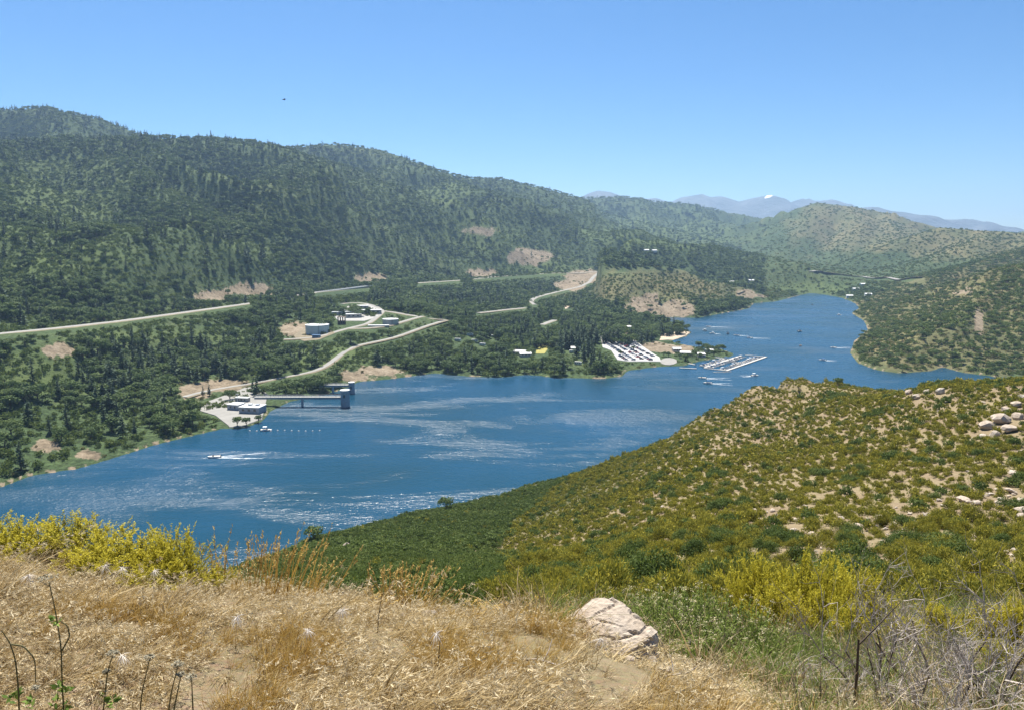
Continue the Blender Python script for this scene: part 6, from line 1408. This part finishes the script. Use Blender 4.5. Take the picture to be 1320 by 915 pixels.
stalk([[(22, 925), (24, 890), (20, 850), (13, 828), (2, 812)], [(15, 830), (30, 832), (45, 848), (46, 880)]], [(46, 886, 5)], [(20, 895), (40, 905), (12, 900)], 'branched green stalk at the left edge bending over', 2.7)
stalk([[(128, 925), (138, 868), (145, 844)], [(138, 868), (136, 864)]], [(145, 842, 8), (137, 865, 5)], [(133, 900), (146, 905)], 'flower stalk with two small heads, third from the left edge', 2.75)
stalk([[(176, 925), (183, 890), (193, 849)]], [(193, 847, 7)], [], 'thin flower stalk leaning right with one grey head', 2.75)
stalk([[(213, 930), (220, 895), (229, 858)], [(222, 925), (228, 895), (233, 870)]], [(229, 856, 8), (233, 869, 5)], [], 'pair of flower stalks joined at the base', 2.75)
stalk([[(249, 925), (248, 900), (247, 875)]], [(246, 873, 8)], [], 'short flower stalk at the right end of the row', 2.75)
# thin dark stems in the grass
for px, py, dx, h, D, lab in [(487, 845, 8, 60, 3.9, 'thin dark bare stem standing in the grass below the leaning tuft'), (565, 905, 4, 50, 3.3, 'thin dark bare stem at the bottom of the dry grass')]:
    x, y, _ = at(px, py, D); o = empty('dead_twig_plant', (x, y, ground(x, y)), 0, label=lab, cat='twig', group='dark stems'); hh_ = h / FPX * D
    link('stem', Acc().tube([(0, 0, -0.01), (dx * 0.4 / FPX * D, 0, hh_ * 0.5), (dx / FPX * D, 0, hh_)], [0.003, 0.0024, 0.0012], 4).mesh('stem', [TWIG_DARK]), None, o)
    link('side_twig', Acc().tube([(dx * 0.4 / FPX * D, 0, hh_ * 0.5), (0.03, 0, hh_ * 0.7)], [0.0016, 0.0008], 4).mesh('side_twig', [TWIG_DARK]), None, o)

# ------------------------------------------------------------------ bleached dead bushes at lower right
def dead_bush(seed, spread=0.55, height=0.62, mains=6):
    g = np.random.default_rng(seed); mn, tw = Acc(), Acc()
    def grow(p, d, L, r, lev):
        n = 4; P = [p]
        for i in range(n):
            d = norm(d + g.normal(size=3) * 0.15 + np.array([0, 0, 0.03])); P.append(P[-1] + d * L / n)
        (mn if lev < 1 else tw).tube(P, np.linspace(r, r * 0.5, n + 1), 5 if lev < 1 else 3)
        if lev < 4:
            for j in range(int(g.integers(3, 5)) if lev < 3 else int(g.integers(2, 4))):
                q = int(g.integers(1, n + 1)); grow(P[q], norm(d + g.normal(size=3) * 0.75), L * g.uniform(0.5, 0.78), r * 0.56, lev + 1)
    for i in range(mains):
        t = 6.283 * i / mains + g.normal() * 0.3; grow(np.array([math.cos(t) * 0.03, math.sin(t) * 0.03, -0.02]), norm(np.array([math.cos(t) * spread, math.sin(t) * spread, height])), g.uniform(0.32, 0.46), 0.010, 0)
    return mn.mesh('branches', [TWIG_DARK], True), tw.mesh('twigs', [TWIG_PALE])
deads = [dead_bush(480), dead_bush(481, 0.8, 0.45, 5)]
for i, (px, D, w, hpx0, lab) in enumerate([(1130, 4.9, 150, 155, 'dead bush with dark stems at the left of the bleached thicket'), (1215, 5.3, 190, 150, 'largest bleached dead bush in the lower right corner'), (1300, 4.8, 180, 150, 'bleached dead bush cut by the right edge'), (1180, 4.3, 150, 95, 'low tangle of bleached twigs at the bottom edge'), (1265, 4.25, 160, 100, 'low tangle of pale twigs in the bottom right corner'), (1060, 4.5, 110, 70, 'small grey dead bush left of the dark stemmed one')]):
    fg_bush('dead_bush', deads[i % 2], px, 850, D, w * 1.25, hpx0 * 1.4, lab, 'dead bush', 'bleached dead bushes', ('branches', 'twigs'), (1.1, 0.75))
# upright dark snag and fallen twigs
x, y, _ = at(1102, 915, 4.2); z0 = ground(x, y); o = empty('dead_snag', (x, y, z0), 0, label='dark upright dead stem with a slanting branch left of the bleached bushes', cat='snag')
k = 4.2 / FPX; link('stem', Acc().tube([(0, 0, -0.03), (-0.005, 0, 70 * k), (-0.01, 0, 120 * k)], [0.011, 0.009, 0.006], 6).mesh('stem', [TWIG_DARK], True), None, o)
link('branch', Acc().tube([(-0.01, 0, 112 * k), (28 * k, 0.02, 142 * k), (55 * k, 0.03, 172 * k)], [0.006, 0.004, 0.002], 5).mesh('branch', [TWIG_DARK], True), None, o); link('branch', Acc().tube([(-0.005, 0, 85 * k), (18 * k, -0.02, 70 * k), (32 * k, -0.03, 45 * k)], [0.004, 0.003, 0.0015], 5).mesh('branch', [TWIG_PALE], True), None, o)
for i, (px, py, D, ln, a0, lab) in enumerate([(868, 880, 3.9, 0.16, 0.4, 'forked grey twig lying on the bare dirt'), (700, 893, 3.5, 0.12, -0.3, 'grey twig lying in the grass before the boulder')]):
    x, y, _ = at(px, py, D); o = empty('fallen_twig', (x, y, ground(x, y) + 0.006), a0, label=lab, cat='twig', group='fallen twigs')
    link('stem', Acc().tube([(-ln, 0, 0), (-ln * 0.2, 0.01, 0.012), (ln * 0.6, -0.01, 0.01), (ln, 0.0, 0.03)], [0.006, 0.005, 0.004, 0.0015], 5).mesh('stem', [TWIG_PALE], True), None, o); link('fork', Acc().tube([(0, 0, 0.012), (ln * 0.15, 0.05, 0.05), (ln * 0.2, 0.09, 0.09)], [0.004, 0.003, 0.0012], 5).mesh('fork', [TWIG_PALE], True), None, o)
